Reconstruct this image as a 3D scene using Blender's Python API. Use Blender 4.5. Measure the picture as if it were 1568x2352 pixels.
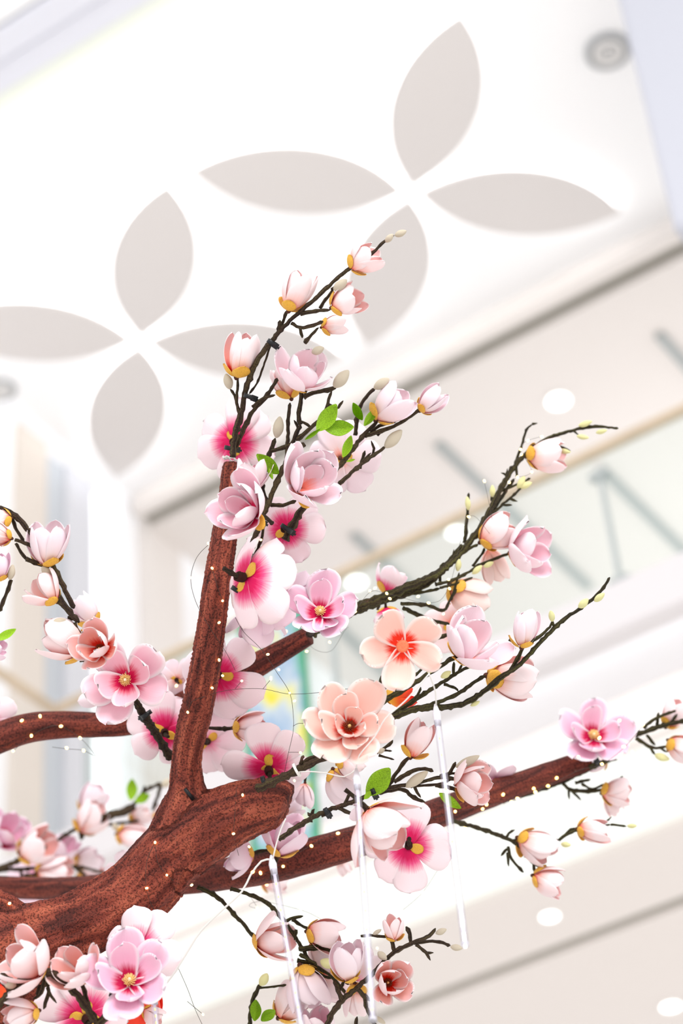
import bpy, bmesh, math, random
from mathutils import Vector, Matrix, noise
from mathutils.bvhtree import BVHTree
from mathutils.geometry import tessellate_polygon

S = bpy.context.scene
COL = S.collection
for o in list(bpy.data.objects): bpy.data.objects.remove(o)
rad = math.radians

# ------------------------------------------------------------------ camera
CAM = Vector((0, 0, 1.6))
FPX = 5239.16                       # focal length in pixels of the 1568x2352 frame
yaw, pit, rol = rad(120.5462), rad(39.8026), rad(-5.4837)
FW = Vector((math.cos(pit)*math.cos(yaw), math.cos(pit)*math.sin(yaw), math.sin(pit)))
RT0 = Vector((math.sin(yaw), -math.cos(yaw), 0)); UP0 = RT0.cross(FW)
RT = RT0*math.cos(rol) + UP0*math.sin(rol)
UP = -RT0*math.sin(rol) + UP0*math.cos(rol)
cd = bpy.data.cameras.new('camera'); cam = bpy.data.objects.new('camera', cd); COL.objects.link(cam)
cam.matrix_world = Matrix(((RT.x, UP.x, -FW.x, CAM.x), (RT.y, UP.y, -FW.y, CAM.y), (RT.z, UP.z, -FW.z, CAM.z), (0, 0, 0, 1)))
cd.sensor_fit = 'VERTICAL'; cd.sensor_height = 36; cd.lens = FPX/2352*36
cd.clip_start = .05; cd.clip_end = 200
cd.dof.use_dof = True; cd.dof.focus_distance = 3.8; cd.dof.aperture_fstop = 2.6
S.camera = cam

# ------------------------------------------------------------------ light
W = bpy.data.worlds.new('world'); S.world = W; W.use_nodes = True
W.node_tree.nodes['Background'].inputs[0].default_value = (1.0, .99, .985, 1)
W.node_tree.nodes['Background'].inputs[1].default_value = 1.0
S.view_settings.view_transform = 'Standard'; S.view_settings.look = 'None'
S.view_settings.gamma = 1; S.view_settings.exposure = 0.36
S.view_settings.use_curve_mapping = False

def area(name, loc, target, size, power, color=(1, 1, 1)):
    l = bpy.data.lights.new(name, 'AREA'); l.size = size; l.energy = power; l.color = color
    o = bpy.data.objects.new(name, l); COL.objects.link(o); o.location = loc
    o.rotation_euler = (Vector(target)-Vector(loc)).to_track_quat('-Z', 'Y').to_euler()
    return o
area('camera_side_fill', (2.0, -1.0, 6.5), (-1.5, 2.5, 4.0), 3.0, 240, (1, .985, .97))  # unseen fill lamp added on the camera side to brighten the petals
area('corridor_fill', (-3.4, 11.6, 9.3), (-3.4, 11.6, 12), 3.0, 20, (1, 1, 1))  # added out-of-view lamp, whitens the corridor ceiling behind the glass

# ------------------------------------------------------------------ helpers
def ray(px, py): return FW + (px-784)/FPX*RT - (py-1176)/FPX*UP
def warp(px, py): return .045*math.sin(px/170) + .035*math.sin(py/140+1)
def P(px, py, d): return CAM + ray(px, py)*(d+warp(px, py))
def on_z(px, py, z):
    r = ray(px, py); return CAM + r*((z-CAM.z)/r.z)
def on_y(px, py, y):
    r = ray(px, py); return CAM + r*(y/r.y)
def cdir(a): return (RT*a[0] + UP*a[1] - FW*a[2]).normalized()
def srgb(r, g, b):
    f = lambda c: (c/255/12.92 if c/255 <= .04045 else ((c/255+.055)/1.055)**2.4)
    return (f(r), f(g), f(b), 1)
def link(name, me, parent=None, mats=()):
    o = bpy.data.objects.new(name, me); COL.objects.link(o)
    if parent: o.parent = parent
    for m in mats:
        if m.name not in [x.name for x in me.materials if x]: me.materials.append(m)
    return o
def empty(name, loc): 
    o = bpy.data.objects.new(name, None); COL.objects.link(o); o.location = loc; o.empty_display_size = .05
    return o
def tag(o, label, cat, group=None):
    o['label'] = label; o['category'] = cat
    if group: o['group'] = group
    return o
def to_mesh(bm, name, smooth=True):
    me = bpy.data.meshes.new(name); bm.normal_update(); bm.to_mesh(me); bm.free()
    if smooth:
        for p in me.polygons: p.use_smooth = True
    return me

# ---- materials
def mat(name, col, rough=.6, noise_amt=0, noise_scale=8, metal=0, emis=None, estr=0, bump=0, spec=.3):
    m = bpy.data.materials.new(name); m.use_nodes = True; nt = m.node_tree; b = nt.nodes['Principled BSDF']
    b.inputs['Base Color'].default_value = col; b.inputs['Roughness'].default_value = rough
    b.inputs['Metallic'].default_value = metal; b.inputs['Specular IOR Level'].default_value = spec
    if emis: b.inputs['Emission Color'].default_value = emis; b.inputs['Emission Strength'].default_value = estr
    if noise_amt or bump:
        tc = nt.nodes.new('ShaderNodeTexCoord'); n = nt.nodes.new('ShaderNodeTexNoise')
        n.inputs['Scale'].default_value = noise_scale; n.inputs['Detail'].default_value = 4
        nt.links.new(tc.outputs['Object'], n.inputs['Vector'])
        if noise_amt:
            r = nt.nodes.new('ShaderNodeValToRGB'); nt.links.new(n.outputs['Fac'], r.inputs[0])
            r.color_ramp.elements[0].color = tuple(c*(1-noise_amt) for c in col[:3])+(1,); r.color_ramp.elements[0].position = .35
            r.color_ramp.elements[1].color = tuple(min(1, c*(1+noise_amt)) for c in col[:3])+(1,); r.color_ramp.elements[1].position = .65
            nt.links.new(r.outputs[0], b.inputs['Base Color'])
        if bump:
            bp = nt.nodes.new('ShaderNodeBump'); bp.inputs['Strength'].default_value = bump; bp.inputs['Distance'].default_value = .002
            nt.links.new(n.outputs['Fac'], bp.inputs['Height']); nt.links.new(bp.outputs[0], b.inputs['Normal'])
    return m

def petal_mat(name, base, mid, tip, p0, p1, p2, rim=None, transl=.22):
    """foam petal paint: sprayed base colour fading along the petal, soft veins"""
    m = bpy.data.materials.new(name); m.use_nodes = True; nt = m.node_tree; b = nt.nodes['Principled BSDF']
    N = nt.nodes.new; L = nt.links.new
    uv = N('ShaderNodeUVMap'); sep = N('ShaderNodeSeparateXYZ'); L(uv.outputs[0], sep.inputs[0])
    mp = N('ShaderNodeMapping'); mp.inputs['Scale'].default_value = (26, 1.6, 1); L(uv.outputs[0], mp.inputs[0])
    n = N('ShaderNodeTexNoise'); n.inputs['Scale'].default_value = 1; n.inputs['Detail'].default_value = 3; L(mp.outputs[0], n.inputs[0])
    a = N('ShaderNodeMath'); a.operation = 'MULTIPLY_ADD'; L(n.outputs[0], a.inputs[0]); a.inputs[1].default_value = .2; a.inputs[2].default_value = -.1
    # widen the sprayed area near the petal's midline
    c = N('ShaderNodeMath'); c.operation = 'SUBTRACT'; L(sep.outputs[0], c.inputs[0]); c.inputs[1].default_value = .5
    c2 = N('ShaderNodeMath'); c2.operation = 'MULTIPLY'; L(c.outputs[0], c2.inputs[0]); L(c.outputs[0], c2.inputs[1])
    c3 = N('ShaderNodeMath'); c3.operation = 'MULTIPLY_ADD'; L(c2.outputs[0], c3.inputs[0]); c3.inputs[1].default_value = .45; L(sep.outputs[1], c3.inputs[2])
    s = N('ShaderNodeMath'); s.operation = 'ADD'; L(c3.outputs[0], s.inputs[0]); L(a.outputs[0], s.inputs[1])
    r = N('ShaderNodeValToRGB'); L(s.outputs[0], r.inputs[0]); e = r.color_ramp.elements
    e[0].position = p0; e[0].color = base; e[1].position = p2; e[1].color = tip
    x = e.new(p1); x.color = mid
    out = r.outputs[0]
    if rim:
        ab = N('ShaderNodeMath'); ab.operation = 'ABSOLUTE'; L(c.outputs[0], ab.inputs[0])
        mr = N('ShaderNodeMapRange'); L(ab.outputs[0], mr.inputs[0]); mr.inputs[1].default_value = .35; mr.inputs[2].default_value = .47
        mx = N('ShaderNodeMix'); mx.data_type = 'RGBA'; L(mr.outputs[0], mx.inputs[0]); L(out, mx.inputs[6]); mx.inputs[7].default_value = rim
        out = mx.outputs[2]
    L(out, b.inputs['Base Color']); b.inputs['Roughness'].default_value = .55; b.inputs['Specular IOR Level'].default_value = .25
    bp = N('ShaderNodeBump'); bp.inputs['Strength'].default_value = .12; bp.inputs['Distance'].default_value = .002
    L(n.outputs[0], bp.inputs['Height']); L(bp.outputs[0], b.inputs['Normal'])
    tr = N('ShaderNodeBsdfTranslucent'); L(out, tr.inputs[0])
    ms = N('ShaderNodeMixShader'); ms.inputs[0].default_value = transl; L(b.outputs[0], ms.inputs[1]); L(tr.outputs[0], ms.inputs[2])
    L(ms.outputs[0], nt.nodes['Material Output'].inputs[0])
    return m

def bark_mat(name, c0, c1, c2, pores=True):
    m = bpy.data.materials.new(name); m.use_nodes = True; nt = m.node_tree; b = nt.nodes['Principled BSDF']
    N = nt.nodes.new; L = nt.links.new
    uv = N('ShaderNodeUVMap')
    mp = N('ShaderNodeMapping'); mp.inputs['Scale'].default_value = (13, 1.5, 1); L(uv.outputs[0], mp.inputs[0])
    n1 = N('ShaderNodeTexNoise'); n1.inputs['Scale'].default_value = 1; n1.inputs['Detail'].default_value = 6; n1.inputs['Roughness'].default_value = .6; n1.inputs['Distortion'].default_value = .6
    L(mp.outputs[0], n1.inputs[0])
    r = N('ShaderNodeValToRGB'); L(n1.outputs[0], r.inputs[0]); e = r.color_ramp.elements
    e[0].position = .36; e[0].color = c0; e[1].position = .68; e[1].color = c2; x = e.new(.5); x.color = c1
    tc = N('ShaderNodeTexCoord')
    n2 = N('ShaderNodeTexNoise'); n2.inputs['Scale'].default_value = 300; n2.inputs['Detail'].default_value = 2; L(tc.outputs['Object'], n2.inputs[0])
    r2 = N('ShaderNodeValToRGB'); L(n2.outputs[0], r2.inputs[0]); e = r2.color_ramp.elements
    e[0].position = .39; e[0].color = (.14, .12, .12, 1); e[1].position = .50; e[1].color = (1, 1, 1, 1)
    n3 = N('ShaderNodeTexNoise'); n3.inputs['Scale'].default_value = 16; n3.inputs['Detail'].default_value = 7; n3.inputs['Roughness'].default_value = .75; L(tc.outputs['Object'], n3.inputs[0])
    r3 = N('ShaderNodeValToRGB'); L(n3.outputs[0], r3.inputs[0]); e = r3.color_ramp.elements
    e[0].position = .66; e[0].color = (0, 0, 0, 1); e[1].position = .8; e[1].color = (1, 1, 1, 1)
    mu = N('ShaderNodeMix'); mu.data_type = 'RGBA'; mu.blend_type = 'MULTIPLY'; mu.inputs[0].default_value = .75 if pores else .5
    L(r.outputs[0], mu.inputs[6]); L(r2.outputs[0], mu.inputs[7])
    mx = N('ShaderNodeMix'); mx.data_type = 'RGBA'; L(r3.outputs[0], mx.inputs[0]); L(mu.outputs[2], mx.inputs[6]); mx.inputs[7].default_value = srgb(176, 120, 104)
    L(mx.outputs[2], b.inputs['Base Color']); b.inputs['Roughness'].default_value = .75; b.inputs['Specular IOR Level'].default_value = .25
    ad = N('ShaderNodeMath'); ad.operation = 'MULTIPLY_ADD'; L(n2.outputs[0], ad.inputs[0]); ad.inputs[1].default_value = .5; L(n1.outputs[0], ad.inputs[2])
    bp = N('ShaderNodeBump'); bp.inputs['Strength'].default_value = .9; bp.inputs['Distance'].default_value = .006
    L(ad.outputs[0], bp.inputs['Height']); L(bp.outputs[0], b.inputs['Normal'])
    return m

c = srgb
CRIM = c(226, 22, 96); CRIMD = c(196, 8, 52)
TONES = {  # outer, inner
 'crimson': (petal_mat('petal_crimson_outside', CRIM, c(236, 90, 144), c(249, 234, 239), .19, .30, .50),
             petal_mat('petal_crimson_inside', CRIMD, c(246, 178, 204), c(250, 224, 234), .12, .34, .95, c(250, 240, 244))),
 'pink':    (petal_mat('petal_pink_outside', c(242, 120, 160), c(248, 222, 231), c(249, 236, 241), .04, .26, .6),
             petal_mat('petal_pink_inside', c(216, 14, 84), c(246, 190, 207), c(248, 214, 225), .17, .36, .9, c(250, 238, 243))),
 'lilac':   (petal_mat('petal_lilac_outside', c(230, 60, 140), c(246, 212, 228), c(247, 230, 241), .03, .26, .6),
             petal_mat('petal_lilac_inside', c(198, 6, 76), c(243, 186, 212), c(246, 214, 230), .19, .36, .9, c(249, 236, 245))),
 'pale':    (petal_mat('petal_pale_outside', c(255, 160, 134), c(249, 226, 226), c(246, 232, 239), .04, .2, .5),
             petal_mat('petal_pale_inside', c(250, 140, 120), c(246, 208, 216), c(247, 226, 234), .08, .3, .8, c(250, 240, 244))),
 'coral':   (petal_mat('petal_coral_outside', c(255, 118, 88), c(252, 204, 196), c(249, 234, 237), .09, .24, .5),
             petal_mat('petal_coral_inside', c(222, 36, 10), c(248, 176, 162), c(246, 204, 204), .18, .36, .9, c(250, 236, 236))),
 'peach':   (petal_mat('petal_peach_outside', c(255, 150, 120), c(250, 216, 208), c(250, 232, 228), .05, .3, .8),
             petal_mat('petal_peach_inside', c(234, 44, 12), c(251, 202, 190), c(251, 214, 204), .19, .33, .85, c(251, 234, 230))),
 'flame':   (petal_mat('petal_flame_outside', c(255, 196, 60), c(255, 104, 46), c(250, 74, 50), .1, .4, .8),
             petal_mat('petal_flame_inside', c(255, 196, 60), c(255, 90, 46), c(246, 60, 44), .1, .4, .8)),
}
M_SEPAL = mat('golden_sepal', c(216, 164, 62), .6, .16, 60)
M_CORE = mat('brown_receptacle', c(78, 42, 30), .8, .2, 80)
M_WRAP = mat('brown_fuzzy_wrap', c(62, 26, 20), .95, .35, 300, bump=.8)
M_STAM = mat('golden_stamens', c(240, 200, 130), .6, .2, 200)
M_STAMD = mat('dark_stamens', c(120, 50, 20), .7, .3, 200)
M_PISTIL = mat('cream_pistil', c(248, 232, 200), .6, .1, 100)
M_TWIG = bark_mat('twig_bark', c(38, 26, 20), c(70, 52, 40), c(92, 84, 50), False)
M_TWIGG = bark_mat('green_twig_bark', c(34, 28, 18), c(62, 52, 34), c(96, 96, 46), False)
M_BARK = bark_mat('painted_bark', c(78, 34, 28), c(130, 60, 47), c(180, 96, 72))
M_BARK2 = bark_mat('dark_painted_bark', c(70, 30, 25), c(104, 46, 37), c(140, 66, 50))
M_BUD = mat('fuzzy_bud', c(226, 214, 192), .95, .12, 260, bump=.7)
M_BUDG = mat('green_bud', c(226, 224, 166), .9, .14, 160, bump=.5)
M_LEAF = mat('green_leaf', c(138, 180, 26), .45, .25, 30)
M_TIE = mat('black_plastic', c(24, 27, 30), .4)
M_TIEW = mat('white_plastic_tie', c(236, 236, 232), .4)
M_WIRE = mat('dark_wire', c(62, 54, 50), .45)
M_CORD = mat('white_cord', c(214, 211, 208), .4)
M_LED = mat('led_glow', c(255, 240, 190), .3, emis=(1, .6, .16, 1), estr=5.5)
M_DOT = mat('led_dot', c(250, 226, 120), .4, emis=(1, .85, .4, 1), estr=.5)

# ------------------------------------------------------------------ setting
def struct(name, me, mats):
    o = link(name, me, None, mats); o['kind'] = 'structure'; return o
def box_bm(bm, lo, hi):
    v = [bm.verts.new((x, y, z)) for x in (lo[0], hi[0]) for y in (lo[1], hi[1]) for z in (lo[2], hi[2])]
    for f in ((0, 1, 3, 2), (4, 6, 7, 5), (0, 4, 5, 1), (2, 3, 7, 6), (0, 2, 6, 4), (1, 5, 7, 3)): bm.faces.new([v[i] for i in f])
def box(name, lo, hi, m, parent=None, kind=None, bevel=0):
    bm = bmesh.new(); box_bm(bm, lo, hi)
    bmesh.ops.recalc_face_normals(bm, faces=bm.faces)
    if bevel: bmesh.ops.bevel(bm, geom=bm.edges, offset=bevel, segments=3, affect='EDGES')
    o = link(name, to_mesh(bm, name, False), parent, [m])
    if kind: o['kind'] = kind
    return o
Z0 = CAM.z
ZC = Z0 + 9.68                                  # panelled ceiling
M_CEIL = mat('white_ceiling_paint', c(250, 250, 251), .8)
M_PETALPANEL = mat('warm_grey_panel', c(221, 216, 214), .85)
M_WHITE = mat('white_wall', c(248, 248, 250), .8)
M_PINKC = mat('warm_white_soffit', c(232, 226, 222), .8)
M_PINKD = mat('warm_grey_soffit', c(224, 217, 213), .8)
M_GAPSHADE = mat('gap_shade_grey', c(158, 155, 146), .8)
M_LAV = mat('cool_grey_paint', c(225, 226, 235), .8)
M_LAV2 = mat('bulkhead_paint', c(196, 198, 208), .8)
M_GRN = mat('green_grey_cove', c(226, 229, 219), .8)
M_FLOOR = mat('pale_floor_tiles', c(238, 235, 230), .35, .03, .7)
M_COVE = mat('cove_light', c(255, 255, 255), .5, emis=(1, 1, .98, 1), estr=1.5)
M_HALO = mat('halo_led', c(255, 255, 255), .5, emis=(1, 1, 1, 1), estr=2.6)
M_DL = mat('downlight_lens', c(255, 255, 255), .4, emis=(1, .99, .97, 1), estr=2.5)
M_BLIT = mat('backlit_panel', c(250, 254, 250), .6, emis=(.95, 1, .95, 1), estr=.06)
M_RAIL = mat('wood_handrail', c(206, 188, 166), .5, .06, 5)
M_STEEL = mat('grey_metal', c(176, 182, 182), .45)
M_SOFF = mat('cool_soffit', c(222, 222, 226), .8)
M_CREAM = mat('cream_wall', c(224, 215, 206), .8)
M_GREYW = mat('pale_grey_wall', c(202, 207, 213), .8)
M_GREYD = mat('mid_grey_reveal', c(176, 178, 180), .8)
M_REVEAL = mat('soft_grey_pilaster', c(216, 217, 223), .8)

XE, XR = -6.88, 4.0                              # end wall, far side of the modelled strip
Y1, Y2 = 6.42, 9.0
box('floor', (-7.5, -5, -.1), (5, 13.5, 0), M_FLOOR, kind='structure')
box('ceiling', (XE, Y1, ZC), (XR, Y2+.02, ZC+.12), M_CEIL, kind='structure')
# cove beyond the near edge of the panelled ceiling
box('trim_1', (-7.5, Y1-.03, ZC+.0), (XR, Y1, ZC+.75), M_WHITE, kind='structure')
box('trim_2', (-7.5, 6.10, ZC+.3), (XR, Y1-.03, ZC+.75), M_GRN, kind='structure')
box('trim_3', (-7.5, Y1-.07, ZC+.18), (XR, Y1-.035, ZC+.27), M_COVE, kind='structure')
box('trim_4', (-7.5, 5.93, ZC+.24), (XR, 6.10, ZC+.72), M_LAV, kind='structure', bevel=.01)
box('trim_5', (-7.5, 5.74, ZC+.20), (XR, 5.915, ZC+.72), M_LAV, kind='structure', bevel=.01)
box('trim_6', (-7.5, 3.6, ZC+.22), (XR, 5.72, ZC+.72), M_CEIL, kind='structure')
# bulkhead and shallow gap at the far edge, its shade painted on as grey
box('trim_7', (XE, Y2, ZC-.15), (XR, Y2+.09, ZC+.02), M_PINKC, kind='structure', bevel=.012)
box('trim_8', (XE, Y2+.09, ZC-.1), (XR, Y2+.2, ZC+.0), M_GAPSHADE, kind='structure')
ZK = ZC-.15
box('ceiling_corridor', (XE, Y2+.2, ZK), (XR, 13.5, ZK+.1), M_PINKC, kind='structure')
# hanging bulkhead at the right
pb = on_z(1546, 530, Z0+7.0)
box('wall_right', (pb.x, pb.y, pb.z), (XR, pb.y+.3, ZC), M_LAV2, kind='structure', bevel=.02)

# balcony slab, backlit soffit and lower ceiling
YB = 7.2
def zat(r): return Z0 + r*YB
zs = Z0+.784*YB
M_FASCIA = mat('fascia_paint', c(216, 212, 214), .8)
box('wall_balcony', (-7.5, YB, zs), (XR, YB+.12, Z0+.818*YB), M_FASCIA, kind='structure', bevel=.01)
box('trim_9', (-7.5, YB+.12, zs+.04), (XR, YB+.135, zs+.12), mat('cove_strip', c(255, 255, 255), .5, emis=(1, 1, 1, 1), estr=4.5), kind='structure')
box('ceiling_soffit', (-7.5, YB+.12, zs+.16), (XR, 7.86, zs+.26), M_SOFF, kind='structure')
zs += .05
box('trim_10', (-7.5, 7.86, zs-.13), (XR, 7.95, zs+.2), M_PINKC, kind='structure', bevel=.01)
box('ceiling_backlit', (-7.5, 7.95, zs-.10), (XR, 8.62, zs+.05), M_BLIT, kind='structure')
zl = zs-.14
box('ceiling_lower', (-7.5, 8.62, zl), (XR, 9.22, zl+.1), M_PINKD, kind='structure', bevel=.01)
box('trim_11', (-7.5, 9.22, zl+.03), (XR, 9.30, zl+.1), M_GAPSHADE, kind='structure')
box('ceiling_shop', (-7.5, 9.30, zl), (XR, 12, zl+.1), M_PINKD, kind='structure')

# end wall with pilasters, reveals and lit windows
box('wall_left', (XE-.35, 3.6, 0), (XE-.2, 13.5, ZC+.3), M_WHITE, kind='structure')
def strip(i, x0, x1, m, dep, name='trim', y=1400, zb=0., zt=None):
    a = CAM + ray(x0, y)*((XE-dep)/ray(x0, y).x); b = CAM + ray(x1, y)*((XE-dep)/ray(x1, y).x)
    return box('%s_%d' % (name, i), (XE-.3, a.y, zb), (XE-dep, b.y, zt or ZC), m, kind='structure')
strip(12, -60, 34, M_WHITE, .14)
strip(13, 36, 104, M_CREAM, .10)
strip(14, 105, 152, M_GREYW, .16)
strip(15, 153, 214, M_REVEAL, .12)
strip(1, 216, 284, mat('lit_window', c(255, 255, 255), .5, emis=(1, 1, 1, 1), estr=.9), .18, 'window')
strip(16, 286, 318, M_WHITE, .02)
strip(17, 320, 345, M_GREYD, .1)
strip(18, 346, 420, M_PINKC, .0)
zwa = Z0+5.2
box('window_2', (XE-.22, 6.95, zwa-1.0), (XE-.08, 7.18, zwa+.25), mat('warm_window', c(255, 238, 214), .5, emis=(1, .86, .68, 1), estr=.25), kind='structure')

# rosettes: four leaf panels standing off the ceiling, each with an LED halo behind its rim
RR = 1.2
def leaf_outline(L, n=18):
    R = L/math.sqrt(2)*1.0; h = L/2
    Rr = (h*h + (L*.205)**2)/(2*L*.205)
    a = math.asin(h/Rr); pts = []
    for i in range(n+1):
        t = -a + 2*a*i/n; pts.append((h+Rr*math.sin(t), Rr*math.cos(t)-Rr*math.cos(a)))
    for i in range(1, n):
        t = a - 2*a*i/n; pts.append((h+Rr*math.sin(t), -(Rr*math.cos(t)-Rr*math.cos(a))))
    return pts
def leaf_prism(L, z0, z1, inset=0):
    bm = bmesh.new(); pts = leaf_outline(L)
    if inset: pts = [((x-L/2)*(1-inset)+L/2, y*(1-inset*2)) for x, y in pts]
    a = [bm.verts.new((x, y, z0)) for x, y in pts]; b = [bm.verts.new((x, y, z1)) for x, y in pts]
    bm.faces.new(a[::-1]); bm.faces.new(b); n = len(a)
    for i in range(n): bm.faces.new((a[i], a[(i+1) % n], b[(i+1) % n], b[i]))
    bmesh.ops.recalc_face_normals(bm, faces=bm.faces)
    return bm
panel_me = to_mesh(leaf_prism(RR, -.075, -.055), 'leaf_panel', False); panel_me.materials.append(M_PETALPANEL)
halo_me = to_mesh(leaf_prism(RR, -.055, -.01, .03), 'halo_strip', False); halo_me.materials.append(M_HALO)
for k, cx, lab in ((0, -3.977, 'large ceiling rosette of four pointed grey leaf panels, upper right of the white ceiling'),
                   (1, -3.977-1.934, 'ceiling rosette of four grey leaf panels nearer the columns at left')):
    t = empty('ceiling_rosette', (cx, 7.849, ZC)); tag(t, lab, 'ceiling ornament', 'leaf rosettes on the ceiling')
    for q in range(4):
        a = rad(45+90*q)
        o = link('leaf_panel', panel_me, t); h = link('halo_strip', halo_me, o)
        o.rotation_euler = (0, 0, a); o.location = (math.cos(a)*.045, math.sin(a)*.045, 0); 

def disc_bm(bm, r0, r1, z0, z1, n=32):
    rings = []
    for r, z in ((r0, z0), (r1, z0), (r1, z1), (r0, z1)):
        rings.append([bm.verts.new((r*math.cos(2*math.pi*i/n), r*math.sin(2*math.pi*i/n), z)) for i in range(n)])
    for j in range(4):
        A, B = rings[j], rings[(j+1) % 4]
        for i in range(n): bm.faces.new((A[i], A[(i+1) % n], B[(i+1) % n], B[i]))
def cyl_bm(bm, r, z0, z1, n=32):
    A = [bm.verts.new((r*math.cos(2*math.pi*i/n), r*math.sin(2*math.pi*i/n), z0)) for i in range(n)]
    B = [bm.verts.new((r*math.cos(2*math.pi*i/n), r*math.sin(2*math.pi*i/n), z1)) for i in range(n)]
    bm.faces.new(A[::-1]); bm.faces.new(B)
    for i in range(n): bm.faces.new((A[i], A[(i+1) % n], B[(i+1) % n], B[i]))
def mk(fn, name, m, parent, smooth=False):
    bm = bmesh.new(); fn(bm); bmesh.ops.recalc_face_normals(bm, faces=bm.faces)
    return link(name, to_mesh(bm, name, smooth), parent, [m])
M_TRIMR = mat('white_trim_ring', c(236, 234, 232), .5)
for (px, py, z, r, lab) in (
    (1282, 920, ZK, .068, 'round lit downlight in the corridor ceiling, above the glass balustrade at right'),
    (818, 1336, ZK, .062, 'small lit downlight seen past the lilac blossom, behind the balcony rail'),
    (1047, 1222, ZK, .056, 'lit downlight seen behind the bare twigs of the right hand spray'),
    (33, 1048, ZC, .05, 'small lit downlight by the pale columns at the left edge'),
    (1262, 2103, zl, .043, 'oval lit downlight in the lower soffit under the hanging buds'),
    (1540, 2310, zl, .05, 'lit downlight at the bottom right corner of the lower ceiling'),
    (620, 552, ZC-.002, .05, 'white lit downlight between the two ceiling rosettes'),
    (1092, 560, ZC-.002, .05, 'white lit downlight below the right leaf panel of the large rosette')):
    p = on_z(px, py, z-.004)
    t = empty('downlight', (p.x, p.y, z)); tag(t, lab, 'ceiling light', 'round downlights')
    mk(lambda bm: disc_bm(bm, r, r*1.22, -.012, 0), 'trim_ring', M_TRIMR, t)
    mk(lambda bm: cyl_bm(bm, r, -.008, -.001), 'lens', M_DL, t)
for (px, py, r, lab) in ((1395, 115, .125, 'round grey ringed ceiling speaker at the top right'),
                         (2, 892, .095, 'round grey ringed ceiling speaker cut by the left edge')):
    p = on_z(px, py, ZC); t = empty('ceiling_speaker', (p.x, p.y, ZC)); tag(t, lab, 'ceiling speaker', 'ceiling speakers')
    for q, (a, b) in enumerate(((.8, 1), (.5, .68), (.22, .38))):
        mk(lambda bm: disc_bm(bm, r*a, r*b, -.02-.006*q, -.0), 'ring', M_GREYD if q == 0 else M_TRIMR, t)
    mk(lambda bm: cyl_bm(bm, r*.8, -.01, -.002), 'grille', M_GREYD, t)

# linear slots in the corridor ceiling, running away from the atrium
M_LIN = mat('linear_slot_metal', c(168, 174, 174), .5)
for (x0, y0, x1, y1, lab) in ((1006, 1016, 1352, 1345, 'long grey linear slot in the corridor ceiling, crossing behind the handrail'),
                              (1512, 765, 1800, 1090, 'grey linear slot in the corridor ceiling at the right edge'),
                              (812, 1224, 1000, 1400, 'grey linear slot in the corridor ceiling above the lilac blossom'),
                              (1378, 1072, 1590, 1282, 'grey linear slot seen through the glass at the far right'),
                              (770, 1430, 900, 1560, 'grey linear slot left of the peach blossom')):
    a = on_z(x0, y0, ZK); b = on_z(x1, y1, ZK)
    t = box('linear_diffuser', (-.028, 0, -.03), (.028, (b-a).length, -.001), M_LIN)
    t.location = (a.x, a.y, ZK); t.rotation_euler = (0, 0, math.atan2(-(b.x-a.x), b.y-a.y)); tag(t, lab, 'ceiling diffuser', 'linear slots in the corridor ceiling')

# glass balustrade with wooden handrail
zr = Z0+.9215*YB
bal = empty('glass_balustrade', (-2, YB, Z0+.818*YB)); tag(bal, 'clear glass balustrade with a tan wooden handrail along the upper balcony', 'balustrade')
def wbox(name, lo, hi, m, par, bevel=0):
    bm = bmesh.new(); box_bm(bm, lo, hi); bmesh.ops.recalc_face_normals(bm, faces=bm.faces)
    if bevel: bmesh.ops.bevel(bm, geom=bm.edges, offset=bevel, segments=3, affect='EDGES')
    for v in bm.verts: v.co -= par.location
    return link(name, to_mesh(bm, name, False), par, [m])
wbox('handrail', (-6.0, YB+.0, zr-.022), (XR, YB+.06, zr+.022), M_RAIL, bal, .012)
wbox('handrail', (-6.06, YB-1.2, zr-.022), (-6.0, YB+.06, zr+.022), M_RAIL, bal, .012)
mg = bpy.data.materials.new('balustrade_glass'); mg.use_nodes = True; nt = mg.node_tree
for n in list(nt.nodes):
    if n.type != 'OUTPUT_MATERIAL': nt.nodes.remove(n)
tb = nt.nodes.new('ShaderNodeBsdfTransparent'); tb.inputs[0].default_value = (.95, .985, .975, 1)
gb = nt.nodes.new('ShaderNodeBsdfGlossy'); gb.inputs['Roughness'].default_value = .05
mx = nt.nodes.new('ShaderNodeMixShader'); mx.inputs[0].default_value = .05
nt.links.new(tb.outputs[0], mx.inputs[1]); nt.links.new(gb.outputs[0], mx.inputs[2]); nt.links.new(mx.outputs[0], nt.nodes['Material Output'].inputs[0])
x = -6.0
pg = on_y(1392, 1200, YB)
edges = sorted([pg.x - 1.45*k for k in range(0, 3)] + [pg.x + 1.45*k for k in range(1, 4)] + [-6.0])
for a, b in zip(edges[:-1], edges[1:]):
    if b-a < .2: continue
    wbox('glass_panel', (a+.008, YB+.024, Z0+.80*YB), (b-.008, YB+.036, zr-.022), mg, bal)
for e in edges[1:]:
    wbox('post', (e-.011, YB+.02, Z0+.8*YB), (e+.011, YB+.04, zr-.1), M_STEEL, bal)
    for zz in (zr-.14, Z0+.8*YB+.14):
        wbox('clamp', (e-.05, YB+.005, zz-.018), (e+.05, YB+.055, zz+.018), M_STEEL, bal, .008)

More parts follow.
